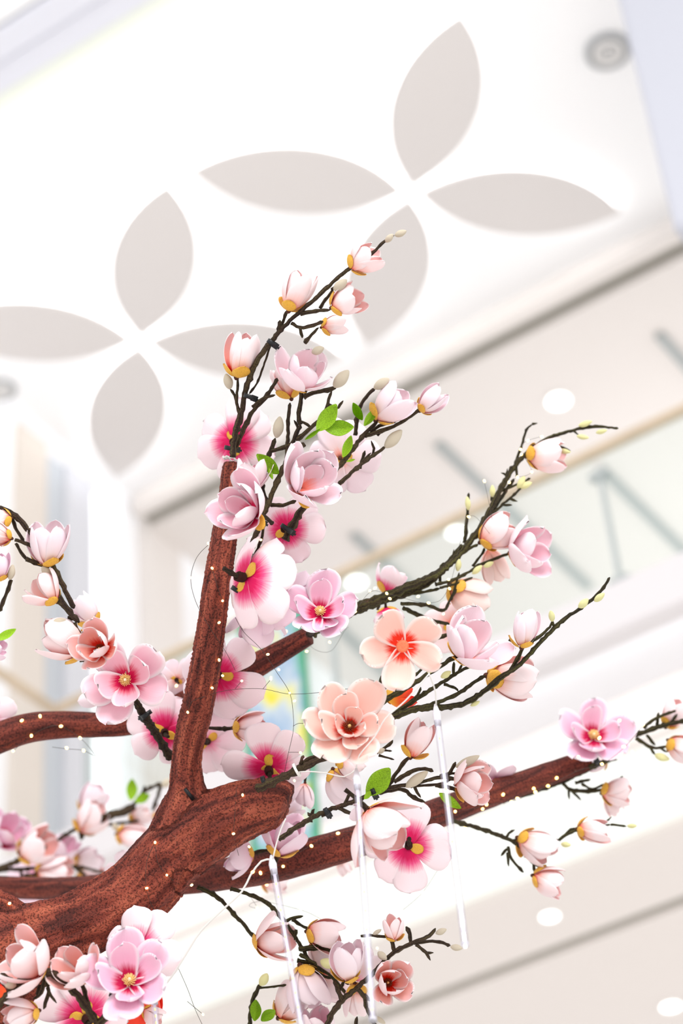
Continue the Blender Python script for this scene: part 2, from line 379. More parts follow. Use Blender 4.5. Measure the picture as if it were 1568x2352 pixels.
# hanging printed banner
mb = bpy.data.materials.new('banner_print'); mb.use_nodes = True; nt = mb.node_tree; bs = nt.nodes['Principled BSDF']
N = nt.nodes.new; L = nt.links.new
uvn = N('ShaderNodeTexCoord'); n = N('ShaderNodeTexNoise'); n.inputs['Scale'].default_value = 4.0; n.inputs['Detail'].default_value = 2; L(uvn.outputs['Object'], n.inputs[0])
r = N('ShaderNodeValToRGB'); L(n.outputs[0], r.inputs[0]); e = r.color_ramp.elements
e[0].position = .34; e[0].color = c(70, 160, 130); e[1].position = .68; e[1].color = c(226, 200, 20)
for ppos, cc in ((.42, c(140, 186, 180)), (.47, c(150, 174, 204)), (.54, c(196, 206, 208)), (.61, c(224, 214, 90))):
    q = e.new(ppos); q.color = cc
L(r.outputs[0], bs.inputs['Base Color']); bs.inputs['Roughness'].default_value = .7
M_BGREEN = mat('banner_green_border', c(60, 150, 110), .7)
YBn = YB-.012
pa = on_y(552, 1500, YBn); pc = on_y(702, 1500, YBn); zt = zr-.02; zb = on_y(640, 1985, YBn).z
ban = empty('hanging_banner', ((pa.x+pc.x)/2, YBn, zb)); tag(ban, 'tall printed banner in green, blue and yellow hanging behind the fork of the tree', 'banner')
bw = (pc.x-pa.x)/2
bx_ = lambda n_, lo, hi, m_: link(n_, (lambda bm: (box_bm(bm, lo, hi), bmesh.ops.recalc_face_normals(bm, faces=bm.faces), to_mesh(bm, n_, False))[2])(bmesh.new()), ban, [m_])
bx_('print', (-bw+.03, -.004, .03), (bw-.03, .004, zt-zb-.03), mb)
for lo, hi in (((-bw, -.007, 0), (-bw+.03, .007, zt-zb)), ((bw-.03, -.007, 0), (bw, .007, zt-zb)), ((-bw+.03, -.007, 0), (bw-.03, .007, .03)), ((-bw+.03, -.007, zt-zb-.03), (bw-.03, .007, zt-zb))):
    bx_('border', lo, hi, M_BGREEN)

# ------------------------------------------------------------------ tubes
def catmull(pts, step):
    """pts: list of (Vector, radius); returns dense list"""
    out = []; n = len(pts)
    if n == 1: return pts
    for i in range(n-1):
        p0 = pts[max(i-1, 0)]; p1 = pts[i]; p2 = pts[i+1]; p3 = pts[min(i+2, n-1)]
        k = max(2, int((p2[0]-p1[0]).length/step))
        for j in range(k):
            t = j/k; t2 = t*t; t3 = t2*t
            v = .5*((2*p1[0]) + (-p0[0]+p2[0])*t + (2*p0[0]-5*p1[0]+4*p2[0]-p3[0])*t2 + (-p0[0]+3*p1[0]-3*p2[0]+p3[0])*t3)
            out.append((v, p1[1]+(p2[1]-p1[1])*t))
    out.append(pts[-1]); return out
def tube(bm, pts, sides=8, step=.006, rough=0., jit=0., seed=0, cap=True, uvl=None, taper_end=False, disp=None):
    rnd = random.Random(seed); d = catmull(pts, step); n = len(d)
    uvl = uvl or bm.loops.layers.uv.verify()
    nrm = None; rings = []; dist = 0; ds = []
    for i, (p, r) in enumerate(d):
        t = (d[min(i+1, n-1)][0]-d[max(i-1, 0)][0]).normalized()
        if nrm is None:
            nrm = t.orthogonal().normalized()
        nrm = (nrm - t*nrm.dot(t)).normalized(); bn = t.cross(nrm)
        if i: dist += (p-d[i-1][0]).length
        ds.append(dist)
        off = Vector((0, 0, 0))
        if jit and 0 < i < n-1: off = (nrm*rnd.uniform(-1, 1)+bn*rnd.uniform(-1, 1))*jit*r
        rr = r*(1+rough*(rnd.random()*2-1))
        if rough and rnd.random() < .16: rr *= 1.28
        if taper_end and i == n-1: rr *= .3
        ring = []
        for k in range(sides):
            a = 2*math.pi*k/sides; q = rr
            if disp: q *= disp(a, dist, p)
            ring.append(bm.verts.new(p+off+(nrm*math.cos(a)+bn*math.sin(a))*q))
        rings.append(ring)
    for i in range(n-1):
        for k in range(sides):
            f = bm.faces.new((rings[i][k], rings[i][(k+1) % sides], rings[i+1][(k+1) % sides], rings[i+1][k]))
            for l, (u, v) in zip(f.loops, ((k, i), (k+1, i), (k+1, i+1), (k, i+1))):
                l[uvl].uv = (u/sides, ds[v]*6)
    if cap:
        bm.faces.new(rings[0][::-1]); bm.faces.new(rings[-1])
    return rings

# ------------------------------------------------------------------ tree
DT = 3.87
def ppath(pts, d):
    out = []
    for q in pts:
        dd = q[3] if len(q) > 3 else d
        out.append((P(q[0], q[1], dd), q[2]*dd/FPX))
    return out
trunk_px = [(-260, 2480, 150), (-60, 2235, 118), (60, 2172, 94), (180, 2125, 80), (300, 2060, 84), (385, 1972, 84), (470, 1905, 80), (555, 1862, 70), (622, 1846, 60), (648, 1846, 54), (660, 1850, 44)]
up_px = [(398, 1990, 70), (412, 1915, 74), (424, 1860, 62), (430, 1815, 46), (428, 1765, 38), (433, 1710, 37), (450, 1640, 39), (468, 1550, 38), (484, 1450, 36), (497, 1350, 35), (513, 1250, 32), (524, 1150, 25), (531, 1062, 21)]
low_px = [(190, 2130, 66), (110, 2215, 58), (50, 2290, 56), (-30, 2350, 60)]
up2_px = [(60, 2170, 70), (0, 2110, 62), (-90, 2080, 60)]
def floor_leg():
    a = P(-260, 2480, DT); b = Vector((a.x-.35, a.y-.05, 0))
    return [(a, .115), (a+Vector((-.2, -.05, -.5)), .14), (Vector((b.x+.05, b.y, 1.0)), .18), (Vector((b.x, b.y, .3)), .22), (b, .3)]
tree = empty('magnolia_tree', floor_leg()[-1][0]); tag(tree, 'artificial magnolia tree with thick reddish-brown sculpted limbs forking in front of the white ceiling', 'tree')
bm = bmesh.new()
for pth in (trunk_px, up_px, low_px, up2_px): tube(bm, ppath(pth, DT), 20, .02)
tube(bm, floor_leg(), 20, .05)
me0 = to_mesh(bm, 'trunk_raw')
tmp = link('tmp', me0); md = tmp.modifiers.new('r', 'REMESH'); md.mode = 'VOXEL'; md.voxel_size = .0046
md2 = tmp.modifiers.new('s', 'SMOOTH'); md2.factor = .6; md2.iterations = 14
me = bpy.data.meshes.new_from_object(tmp.evaluated_get(bpy.context.evaluated_depsgraph_get()))
bpy.data.objects.remove(tmp)
# UVs and sculpted grooves that follow the limb
segs = []
acc = 0
for pth in (trunk_px, up_px, low_px, up2_px):
    pp = [q for q in catmull(ppath(pth, DT), .03)]; dist = acc
    for a, b in zip(pp[:-1], pp[1:]):
        segs.append((a[0], b[0], dist, (a[1]+b[1])/2)); dist += (b[0]-a[0]).length
    acc += 3.3
fl = floor_leg(); dist = 0
for a, b in zip(fl[:-1], fl[1:]): segs.append((a[0], b[0], -dist-1, a[1])); dist += (b[0]-a[0]).length
uvs = [None]*len(me.vertices); newco = []
me.update(); vn = [v.normal.copy() for v in me.vertices]
for v in me.vertices:
    co = v.co; best = None
    for (a, b, d0, r) in segs:
        ab = b-a; t = max(0, min(1, (co-a).dot(ab)/ab.length_squared)); q = a+ab*t; dd = (co-q).length/r
        if best is None or dd < best[0]: best = (dd, q, ab, d0+t*ab.length)
    q, ab, dist = best[1], best[2].normalized(), best[3]
    e1 = ab.cross(FW).normalized(); e2 = ab.cross(e1); w = co-q
    ang = math.atan2(w.dot(e2), w.dot(e1))/(2*math.pi)
    uvs[v.index] = (ang, dist*6)
    g = noise.noise(Vector((math.cos(ang*6.283)*2.4, math.sin(ang*6.283)*2.4, dist*5+1.3*math.sin(ang*9))))
    g2 = noise.noise(Vector((math.cos(ang*6.283)*6, math.sin(ang*6.283)*6, dist*11)))
    g3 = noise.noise(co*120)
    rr = w.length
    fine = min(1, rr/.05)
    newco.append(co + vn[v.index]*((g*.006-abs(g2)*.008-.006*abs(noise.noise(Vector((math.cos(ang*6.283)*3.4+5, math.sin(ang*6.283)*3.4, dist*3.5+2*g)))))*fine + g3*.0008 + .001))
for v, co in zip(me.vertices, newco): v.co = co
uvl = me.uv_layers.new(name='UVMap')
for p in me.polygons:
    us = [uvs[me.loops[li].vertex_index][0] for li in p.loop_indices]; wrapq = max(us)-min(us) > .5
    for li in p.loop_indices:
        u, vv = uvs[me.loops[li].vertex_index]
        if wrapq and u < 0: u += 1
        uvl.data[li].uv = (u, vv)
    p.use_smooth = True
trunk_bvh = BVHTree.FromPolygons([v.co.copy() for v in me.vertices], [tuple(p.vertices) for p in me.polygons])
def reparent(o, par):
    o.matrix_parent_inverse = Matrix.Translation(-par.location); return o
o = link('trunk', me, tree, [M_BARK]); reparent(o, tree)
def limb(pth, d, seed):
    bm = bmesh.new()
    def dis(a, dist, p):
        return 1 + .10*noise.noise(Vector((math.cos(a)*1.7, math.sin(a)*1.7, dist*6+seed*9))) + .03*noise.noise(Vector((math.cos(a)*7, math.sin(a)*7, dist*40)))
    tube(bm, ppath(pth, d), 32, .008, uvl=None, disp=dis)
    return bm
bvhs = [trunk_bvh]
for pth, d, sd in ((
    [(-120, 2025, 24, 4.75), (0, 2037, 25, 4.6), (120, 2040, 26, 4.5), (260, 2035, 30, 4.35), (400, 2020, 36, 4.2), (500, 2010, 37, 4.15), (620, 1988, 39, 4.12), (760, 1950, 38, 4.12), (900, 1905, 36, 4.14), (1020, 1862, 34, 4.18), (1180, 1805, 29, 4.25), (1290, 1768, 26, 4.3), (1350, 1747, 24, 4.32)], 4.2, 1),
    ([(-110, 1745, 34), (0, 1695, 34), (70, 1672, 33), (160, 1664, 31), (290, 1662, 29), (400, 1628, 29), (500, 1578, 29), (600, 1522, 27), (708, 1460, 21)], 4.15, 2)):
    bm = limb(pth, d, sd); o = link('branch', to_mesh(bm, 'branch'), tree, [M_BARK2]); reparent(o, tree)
    bvhs.append(BVHTree.FromPolygons([v.co.copy() for v in o.data.vertices], [tuple(p.vertices) for p in o.data.polygons]))
def snap(px, py, d, off=.0015):
    """place on the near surface of a limb if one is there, else at the given depth"""
    r = ray(px, py); best = None
    for b in bvhs:
        h = b.ray_cast(CAM, r.normalized())
        if h[0] is not None and (best is None or h[3] < best[1]): best = (h[0], h[3])
    p = P(px, py, d)
    if best and best[1] < (p-CAM).length + .12 and d > 3.5 and abs(best[1]-(p-CAM).length) < .5: return best[0]-r.normalized()*off
    return p

# ------------------------------------------------------------------ petals
def petal_mesh(name, th, W, curv, tipp=1.0, ruffle=.02, seed=0, curl=0., nu=9, nv=13, thick=.012, wp=(.55, 3.0), r0=.035, tq=.62):
    rnd = random.Random(seed); bm = bmesh.new(); uvl = bm.loops.layers.uv.verify()
    ph = [rnd.uniform(0, 6.28) for _ in range(4)]; skew = rnd.uniform(-.10, .10); side = rnd.uniform(-.06, .06)
    prof = []; r = r0; z = 0
    fine = 4*nv
    for i in range(fine+1):
        t = i/fine
        a = th[0]*(1-t)**2 + 2*th[1]*t*(1-t) + th[2]*t*t if len(th) == 3 else th[0]
        a = rad(a); prof.append((r, z, a)); r += math.sin(a)/fine; z += math.cos(a)/fine
    gmax = max(((t/100*.92+.08)**wp[0])*(1-(t/100)**wp[1])**tq for t in range(100))
    grid = {0: [], 1: []}
    for j in range(nv+1):
        t = j/nv; t = 1-(1-t)**1.25
        r, z, a = prof[min(fine, int(round(t*fine)))]
        w = W*((t*.92+.08)**wp[0])*max(0, 1-t**wp[1])**tq/gmax
        if j == nv: w = .012
        nx, nz = -math.cos(a), math.sin(a)      # towards the axis
        for s in (0, 1):
            row = []
            for i in range(nu):
                u = -1+2*i/(nu-1); al = u*w*curv*(1-.35*t)
                kk = curv*(1-.35*t)
                y = math.sin(al)/kk; inn = (1-math.cos(al))/kk
                inn += ruffle*(math.sin(u*2.6+ph[0]+t*2)*t + .6*math.sin(u*5+t*6+ph[1])*t*abs(u)) - curl*(u*u)*t*t*w
                tl = 0
                if tipp: tl = -.06*(1-abs(u))*0
                ex = inn + (0 if s == 0 else -thick*(1-.6*abs(u)))
                y2 = y + skew*t*t*.4 + side*math.sin(t*3.14)
                row.append(bm.verts.new((r+nx*ex+math.sin(a)*tl, y2, z+nz*ex)))
            grid[s].append(row)
    def face(vs, uv, m):
        f = bm.faces.new(vs); f.material_index = m
        for l, q in zip(f.loops, uv): l[uvl].uv = q
    for j in range(nv):
        for i in range(nu-1):
            q = [(i/(nu-1), j/nv), ((i+1)/(nu-1), j/nv), ((i+1)/(nu-1), (j+1)/nv), (i/(nu-1), (j+1)/nv)]
            g = grid[0]; face((g[j][i], g[j][i+1], g[j+1][i+1], g[j+1][i]), q, 0)
            g = grid[1]; face((g[j+1][i], g[j+1][i+1], g[j][i+1], g[j][i]), q[::-1], 1)
        for i, rev in ((0, False), (nu-1, True)):
            a, b, cc, dd = grid[0][j][i], grid[0][j+1][i], grid[1][j+1][i], grid[1][j][i]
            u = i/(nu-1); q = [(u, j/nv), (u, (j+1)/nv), (u, (j+1)/nv), (u, j/nv)]
            vs = (a, b, cc, dd) if not rev else (dd, cc, b, a)
            face(vs, q if not rev else q[::-1], 0 if j < nv*.5 else 1)
    for i in range(nu-1):
        face((grid[0][nv][i], grid[0][nv][i+1], grid[1][nv][i+1], grid[1][nv][i]), [(.5, 1)]*4, 1)
        face((grid[0][0][i+1], grid[0][0][i], grid[1][0][i], grid[1][0][i+1]), [(.5, 0)]*4, 1)
    return to_mesh(bm, name)

SHAPES = {  # theta profile, half width, curvature, ruffle, curl
 'bud':   dict(th=(58, 5, -17), W=.255, curv=3.4, ruffle=.014, wp=(.5, 2.4)),
 'tulip': dict(th=(64, 12, -13), W=.31, curv=2.6, ruffle=.022, wp=(.55, 2.6)),
 'tulipo':dict(th=(70, 26, 6), W=.30, curv=2.2, ruffle=.03, wp=(.55, 2.6)),
 'cup_o': dict(th=(80, 40, 12), W=.37, curv=1.9, ruffle=.04, wp=(.6, 2.8)),
 'cup_i': dict(th=(64, 14, -14), W=.35, curv=2.3, ruffle=.035, wp=(.6, 2.8)),
 'open_o':dict(th=(86, 66, 32), W=.38, curv=1.6, ruffle=.05, wp=(.68, 3.2), tq=.58),
 'open_i':dict(th=(76, 36, 0), W=.32, curv=2.1, ruffle=.045, wp=(.6, 2.8)),
 'flat':  dict(th=(88, 80, 60), W=.41, curv=1.25, ruffle=.035, wp=(.8, 4.2), tq=.55),
 'half':  dict(th=(84, 58, 42), W=.40, curv=1.5, ruffle=.035, wp=(.78, 4.0), tq=.55),
}
LIB = {}
def petal(shape, tone, var):
    k = (shape, tone, var)
    if k not in LIB:
        s = SHAPES[shape]; me = petal_mesh('petal', seed=hash(shape) % 1 + var*7+len(shape), curl=(.0, .12, .22)[var % 3] if shape in ('open_o', 'cup_o', 'open_i', 'tulipo') else 0, **s)
        me.materials.append(TONES[tone][1]); me.materials.append(TONES[tone][0]); LIB[k] = me
    return LIB[k]
sepal_me = [petal_mesh('sepal', th=(84, a, b), W=W_, curv=cv, ruffle=.04, seed=i, nu=7, nv=7, wp=(.5, 2.2), r0=.16, thick=.035) for i, (a, b, W_, cv) in enumerate(((48, 12, .46, 1.5), (64, 44, .42, 1.3), (86, 80, .40, 1.2)))]
for m_ in sepal_me:
    for v in m_.vertices: v.co *= .40; v.co.z -= .032
    m_.materials.append(M_SEPAL)
def core_mesh():
    bm = bmesh.new(); bmesh.ops.create_icosphere(bm, subdivisions=2, radius=.06)
    for v in bm.verts: v.co.z = v.co.z*1.3-.03 if v.co.z < 0 else v.co.z*.6-.03
    me = to_mesh(bm, 'receptacle'); me.materials.append(M_CORE); return me
core_me = core_mesh()
def stamen_mesh(light):
    rnd = random.Random(3); bm = bmesh.new()
    bmesh.ops.create_icosphere(bm, subdivisions=2, radius=.055)
    for v in bm.verts: v.co.z = v.co.z*1.9+.1; v.co *= 1+.08*noise.noise(v.co*60)
    for f in bm.faces: f.material_index = 1
    for i in range(46):
        ph = i*2.399; el = .12+.75*(i/46); L_ = .17+.03*rnd.random()
        d = Vector((math.cos(ph)*math.sin(1.25-el), math.sin(ph)*math.sin(1.25-el), math.cos(1.25-el)))
        n0 = len(bm.faces); b = Vector((d.x*.03, d.y*.03, .03)); t = b+d*L_
        s = d.orthogonal().normalized()*.011; s2 = d.cross(s).normalized()*.011
        A = [bm.verts.new(b+x_) for x_ in (s, s2, -s, -s2)]; B = [bm.verts.new(t+x_*1.3) for x_ in (s, s2, -s, -s2)]
        for k in range(4): bm.faces.new((A[k], A[(k+1) % 4], B[(k+1) % 4], B[k]))
        bm.faces.new(B)
    me = to_mesh(bm, 'stamens'); me.materials.append(M_STAM if light else M_STAMD); me.materials.append(M_PISTIL if light else M_STAM); return me
stam_me = stamen_mesh(True); stamd_me = stamen_mesh(False)
def wrap_mesh():
    bm = bmesh.new(); rnd = random.Random(5)
    pts = []
    for i in range(26):
        a = i*.95; pts.append((Vector((math.cos(a)*.07, math.sin(a)*.07, -.06-.012*i*.5)), .028))
    tube(bm, pts, 7, .03, rough=.25, seed=2)
    me = to_mesh(bm, 'stem_wrap'); me.materials.append(M_WRAP); return me
wrap_me = wrap_mesh()
def disc_mesh():
    bm = bmesh.new(); bmesh.ops.create_uvsphere(bm, u_segments=24, v_segments=12, radius=.15)
    for v in bm.verts: v.co.z = v.co.z*.35 + .012*math.cos(v.co.to_2d().length*60)
    me = to_mesh(bm, 'centre_disc'); me.materials.append(mat('orange_centre', c(246, 120, 84), .55, .12, 30)); return me
disc_me = disc_mesh()
KINDS = {
 'bud':   [('bud', 3, 0, 1.0, 0), ('bud', 3, 60, .97, 0)],
 'tulip': [('tulip', 3, 0, 1.0, 0), ('tulip', 3, 60, .96, -3)],
 'tulipo':[('tulipo', 3, 0, 1.0, 2), ('tulip', 3, 60, .92, 0)],
 'cup':   [('cup_o', 4, 0, 1.0, 0), ('cup_i', 4, 40, .92, 0)],
 'peony': [('cup_o', 4, 0, 1.0, 4), ('cup_i', 4, 45, .9, 4), ('tulip', 3, 15, .68, 4)],
 'open':  [('open_o', 5, 0, 1.0, 0), ('cup_o', 4, 30, .84, 0)],
 'open5': [('open_o', 5, 0, 1.0, 6)],
 'rose':  [('open_o', 6, 0, 1.0, 0), ('cup_o', 4, 30, .84, 2), ('cup_i', 4, 10, .56, 8)],
 'flat':  [('flat', 6, 0, 1.0, 0)],
 'half':  [('half', 6, 0, 1.0, 0)],
}
BC = [0]
def fill_blossom(root, kind, tone, seed, jit=1.0, sep=None, stamens=None, wrap=False):
    rnd = random.Random(seed)
    for shape, n, a0, sc, tilt in KINDS[kind]:
        for k in range(n):
            p = link('petal', petal(shape, tone, rnd.randrange(3)), root)
            a = rad(a0 + 360*k/n + rnd.uniform(-13, 13)*jit); s = sc*rnd.uniform(.9, 1.06)
            p.rotation_mode = 'XYZ'
            p.rotation_euler = (Matrix.Rotation(a, 3, 'Z') @ Matrix.Rotation(rad(tilt+rnd.uniform(-8, 8)*jit), 3, 'Y')).to_euler()
            p.scale = (s, s*rnd.uniform(.94, 1.06), s)
    ns = sep if sep is not None else (3 if kind in ('bud', 'tulip', 'tulipo') else 2)
    for k in range(ns):
        p = link('sepal', sepal_me[0 if kind in ('bud', 'tulip', 'tulipo') else (1 if kind == 'cup' else 2)], root)
        a = rad(360*k/max(ns, 1)+rnd.uniform(-20, 20)+30); p.rotation_euler = (0, 0, a)
        s = rnd.uniform(.85, 1.1)*(.72 if kind in ('flat', 'half', 'open', 'open5', 'rose') else 1); p.scale = (s, s, s)
    if stamens or (stamens is None and kind in ('open', 'rose', 'cup')):
        p = link('stamens', stamd_me if stamens == 'dark' else stam_me, root); p.scale = (.72, .72, .9)
    if wrap: link('stem_wrap', wrap_me, root)
    if kind == 'open5' and tone == 'peach':
        p = link('centre_disc', disc_me, root); p.location = (0, 0, .02)

def blossom_matrix(px, py, d, axis, size, roll):
    z = cdir(axis); x = z.orthogonal().normalized(); y = z.cross(x)
    s = size*d/FPX
    M = Matrix(((x.x, y.x, z.x), (x.y, y.y, z.y), (x.z, y.z, z.z))) @ Matrix.Rotation(rad(roll), 3, 'Z')
    return Matrix.Translation(P(px, py, d)) @ M.to_4x4() @ Matrix.Scale(s, 4)

def lone(px, py, d, axis, size, kind, tone, label, roll=0, stem=None, seed=None, **kw):
    BC[0] += 1; seed = BC[0] if seed is None else seed
    root = empty('magnolia_blossom', (0, 0, 0)); root.matrix_world = blossom_matrix(px, py, d, axis, size, roll)
    tag(root, label, 'flower', 'single magnolia blossoms')
    link('receptacle', core_me, root)
    if kind in ('flat', 'half') and 'wrap' not in kw: kw['wrap'] = True
    fill_blossom(root, kind, tone, seed, **kw)
    bm = bmesh.new(); Mi = root.matrix_world.inverted()
    if stem:
        pts = [(Mi @ P(q[0], q[1], q[3] if len(q) > 3 else d), q[2]/size) for q in stem]
    else:
        pts = [(Vector((0, 0, -.03)), .05), (Vector((.02, .03, -.3)), .045), (Vector((.08, .0, -.55)), .04)]
    tube(bm, pts, 8, .06, rough=.12, seed=seed)
    link('stem', to_mesh(bm, 'stem'), root, [M_TWIG])
    return root

def bud_mesh(seed, green):
    bm = bmesh.new(); bmesh.ops.create_uvsphere(bm, u_segments=14, v_segments=12, radius=.5)
    rnd = random.Random(seed)
    for v in bm.verts:
        t = v.co.z+.5; w = (.36+.2*math.sin(t*2.6))*(1-.35*t); v.co.x *= w*1.5; v.co.y *= w*1.4; v.co.z = t
        v.co += v.co.normalized()*.02*noise.noise(v.co*14+Vector((seed, 0, 0))); v.co.x += .08*t*t
    me = to_mesh(bm, 'bud'); me.materials.append(M_BUDG if green else M_BUD); return me
buds_w = [bud_mesh(i, False) for i in range(3)]; buds_g = [bud_mesh(i+5, True) for i in range(3)]
def leaf_mesh():
    bm = bmesh.new(); nu, nv = 7, 12; g = []; uvl = bm.loops.layers.uv.verify()
    for j in range(nv+1):
        t = j/nv; w = .28*math.sin(math.pi*min(1, t*.96+.02))**.75*(1 if t < .55 else 1-.25*(t-.55))
        g.append([bm.verts.new((w*(-1+2*i/(nu-1)), -.16*math.sin(t*2.6)+.10*abs(-1+2*i/(nu-1))*w*4*.6, t)) for i in range(nu)])
    for j in range(nv):
        for i in range(nu-1): bm.faces.new((g[j][i], g[j][i+1], g[j+1][i+1], g[j+1][i]))
    r = bmesh.ops.solidify(bm, geom=bm.faces[:], thickness=.015)
    me = to_mesh(bm, 'leaf'); me.materials.append(M_LEAF); return me
leaf_me = leaf_mesh()
def seg_matrix(a, b, toward=None, wide=1.0):
    z = (b-a); L_ = z.length; z.normalize(); y = (CAM-a).normalized() if toward is None else toward
    x = y.cross(z).normalized(); y = z.cross(x)
    return Matrix.Translation(a) @ Matrix(((x.x, y.x, z.x), (x.y, y.y, z.y), (x.z, y.z, z.z))).to_4x4() @ Matrix.Diagonal((L_*wide, L_*wide, L_, 1))

def spray(name, d, label, stems, blossoms=(), buds=(), leaves=(), green=False, mat_=None, group='magnolia sprays wired to the tree'):
    p0 = P(stems[0][0][0], stems[0][0][1], d)
    root = empty(name, p0); tag(root, label, 'flower spray', group)
    bm = bmesh.new(); T = Matrix.Translation(-p0)
    for si, st in enumerate(stems):
        pts = []; r0, r1 = st[-1] if len(st[-1]) == 2 and isinstance(st[-1], tuple) and isinstance(st[-1][0], float) else (3.0, 2.4)
        q = st[:-1] if isinstance(st[-1][0], float) else st
        n = len(q); dd = d + (.012 if si % 2 else 0)
        for i, w in enumerate(q): pts.append((P(w[0], w[1], dd)-p0, (r0+(r1-r0)*i/max(1, n-1))*dd/FPX*1.1))
        tube(bm, pts, 7, .0052, rough=.14, jit=.22, seed=si*13+len(q), taper_end=True)
    link('stem', to_mesh(bm, 'stem'), root, [mat_ or (M_TWIGG if green else M_TWIG)])
    for i, b in enumerate(blossoms):
        px, py, ax, size, kind, tone = b[:6]; kw = b[6] if len(b) > 6 else {}
        kw = dict(kw); dd = d+kw.pop('dd', 0); roll = kw.pop('roll', 37*i)
        o = link('blossom', core_me, root); M = blossom_matrix(px, py, dd, ax, size, roll); o.matrix_local = T @ M
        BC[0] += 1; fill_blossom(o, kind, tone, BC[0], **kw)
    for i, (x0, y0, x1, y1, *w) in enumerate(buds):
        o = link('bud', (buds_g if green else buds_w)[i % 3], root)
        o.matrix_local = T @ seg_matrix(P(x0, y0, d), P(x1, y1, d-.01), wide=w[0] if w else .8)
    for i, (x0, y0, x1, y1, *w) in enumerate(leaves):
        o = link('leaf', leaf_me, root)
        tw = ((CAM-P(x0, y0, d)).normalized()+RT*(.5 if i % 2 else -.4)+UP*.2).normalized()
        o.matrix_local = T @ seg_matrix(P(x0, y0, d-.012), P(x1, y1, d-.02), tw, wide=w[0] if w else 1)
    return root
# ------------------------------------------------------------------ sprays
spray('magnolia_spray', 3.80, 'topmost spray of closed pale pink magnolia buds, reaching up over the ceiling rosette', [
 [(534,1050),(540,1000),(556,940),(566,890),(590,830),(625,782),(665,737),(730,680),(800,618),(850,585),(882,555),(905,541),(7.5,2.6)],
 [(536,1040),(560,985),(580,945),(610,912),(632,880),(636,868),(5.5,3.2)], [(580,935),(605,915),(632,907),(4.2,2.6)],
 [(622,790),(605,840),(590,880),(572,905),(2.2,2.2)],
 [(552,955),(544,925),(545,895),(547,868),(4.,2.8)], [(545,930),(538,908),(528,893),(3.2,2.2)],
 [(640,762),(641,748),(643,735),(4.,4.)], [(645,752),(652,732),(660,712),(3.5,3.)],
 [(690,722),(725,714),(758,712),(4.5,3.2)], [(735,708),(748,688),(766,664),(4.,3.)],
 [(668,742),(690,752),(720,747),(742,738),(4.,4.)], [(688,750),(692,766),(694,776),(3.5,3.)], [(700,788),(716,768),(732,752),(4.5,3.)],
 [(760,665),(770,660),(775,655),(3.,2.5)]],
 [(806,614,(.82,.55,.15),84,'tulipo','coral'), (664,710,(.30,.95,.12),102,'bud','coral'), (764,706,(.92,.38,.25),86,'tulip','coral'),
  (740,752,(.95,.18,-.1),62,'bud','coral',{'dd':.04}), (544,862,(.2,.97,.1),112,'bud','coral')],
 [(884,556,904,539,.8),(906,541,934,532,.8),(766,666,798,645,.8),(528,894,521,858,.8)])
spray('magnolia_spray', 3.81, 'spray of pale cupped blossoms and green leaves tied right of the upright limb', [
 [(550,1352),(565,1300),(585,1235),(603,1185),(628,1125),(655,1062),(670,1020),(690,975),(7.,4.5)],
 [(605,1190),(600,1240),(560,1330),(3.5,3.)],
 [(658,1062),(661,1010),(662,960),(666,925),(4.5,3.6)], [(690,975),(686,955),(690,925),(694,888),(5.5,4.5)],
 [(680,1012),(715,982),(745,950),(755,918),(762,898),(4.5,3.4)], [(698,912),(728,900),(758,895),(775,884),(5.,4.)],
 [(752,928),(772,938),(780,930),(788,920),(3.5,2.4)],
 [(614,1158),(602,1115),(612,1060),(626,1025),(632,1006),(5.5,3.4)], [(624,1036),(655,1026),(680,1022),(702,1024),(4.5,4.5)],
 [(622,1160),(650,1160),(680,1150),(4.5,4.)], [(690,968),(705,975),(716,985),(3.,3.)], [(612,1158),(622,1140),(2.5,1.8)],
 [(700,905),(706,890),(3.,2.)], [(685,985),(675,965),(3.2,2.2)]],
 [(688,890,(.3,.85,.5),104,'cup','pale',{'stamens':False}), (668,912,(-.22,.96,-.1),92,'tulip','coral',{'dd':.05}),
  (634,878,(-.3,.9,-.4),30,'bud','coral',{'dd':.06}),
  (690,1120,(.50,.42,.75),120,'peony','pale',{'stamens':False,'roll':20})],
 [(766,889,803,853,.75),(716,810,744,801,.8),(634,1006,646,957,.72)],
 [(728,990,770,928),(745,984,811,980),(640,1088,588,1043,.8),(618,1075,626,1100,.6),(700,1010,735,985,.4)])
spray('magnolia_spray', 3.88, 'right hand upper spray with two pale tulip-shaped blossoms and long fuzzy buds', [
 [(655,1240),(680,1192),(715,1140),(760,1092),(800,1045),(830,1005),(868,966),(8.,4.)],
 [(815,1000),(822,950),(840,912),(862,892),(4.5,3.6)], [(838,1002),(890,985),(930,965),(966,938),(4.5,3.6)],
 [(850,992),(878,975),(905,968),(930,950),(4.,3.)], [(778,1112),(830,1066),(885,1026),(4.8,3.4)],
 [(826,1076),(832,1052),(838,1035),(3.6,2.6)], [(830,1062),(852,1040),(3.,2.2)], [(855,1048),(858,1030),(852,1012),(3.2,2.4)],
 [(900,970),(905,950),(3.2,2.)],[(866,1000),(880,985),(3.,3.)]],
 [(866,962,(.68,.72,.15),104,'tulip','pale'), (966,942,(.75,.62,.2),78,'bud','pale'),
  (782,1052,(.35,.1,-.9),92,'flat','pale',{'dd':.10,'roll':15})],
 [(858,892,895,872,.8),(883,1028,925,990,.72)],
 [(788,1050,805,1000,.8),(832,965,812,925,.9),(836,978,862,938,.8),(795,1060,815,1055,.5)])
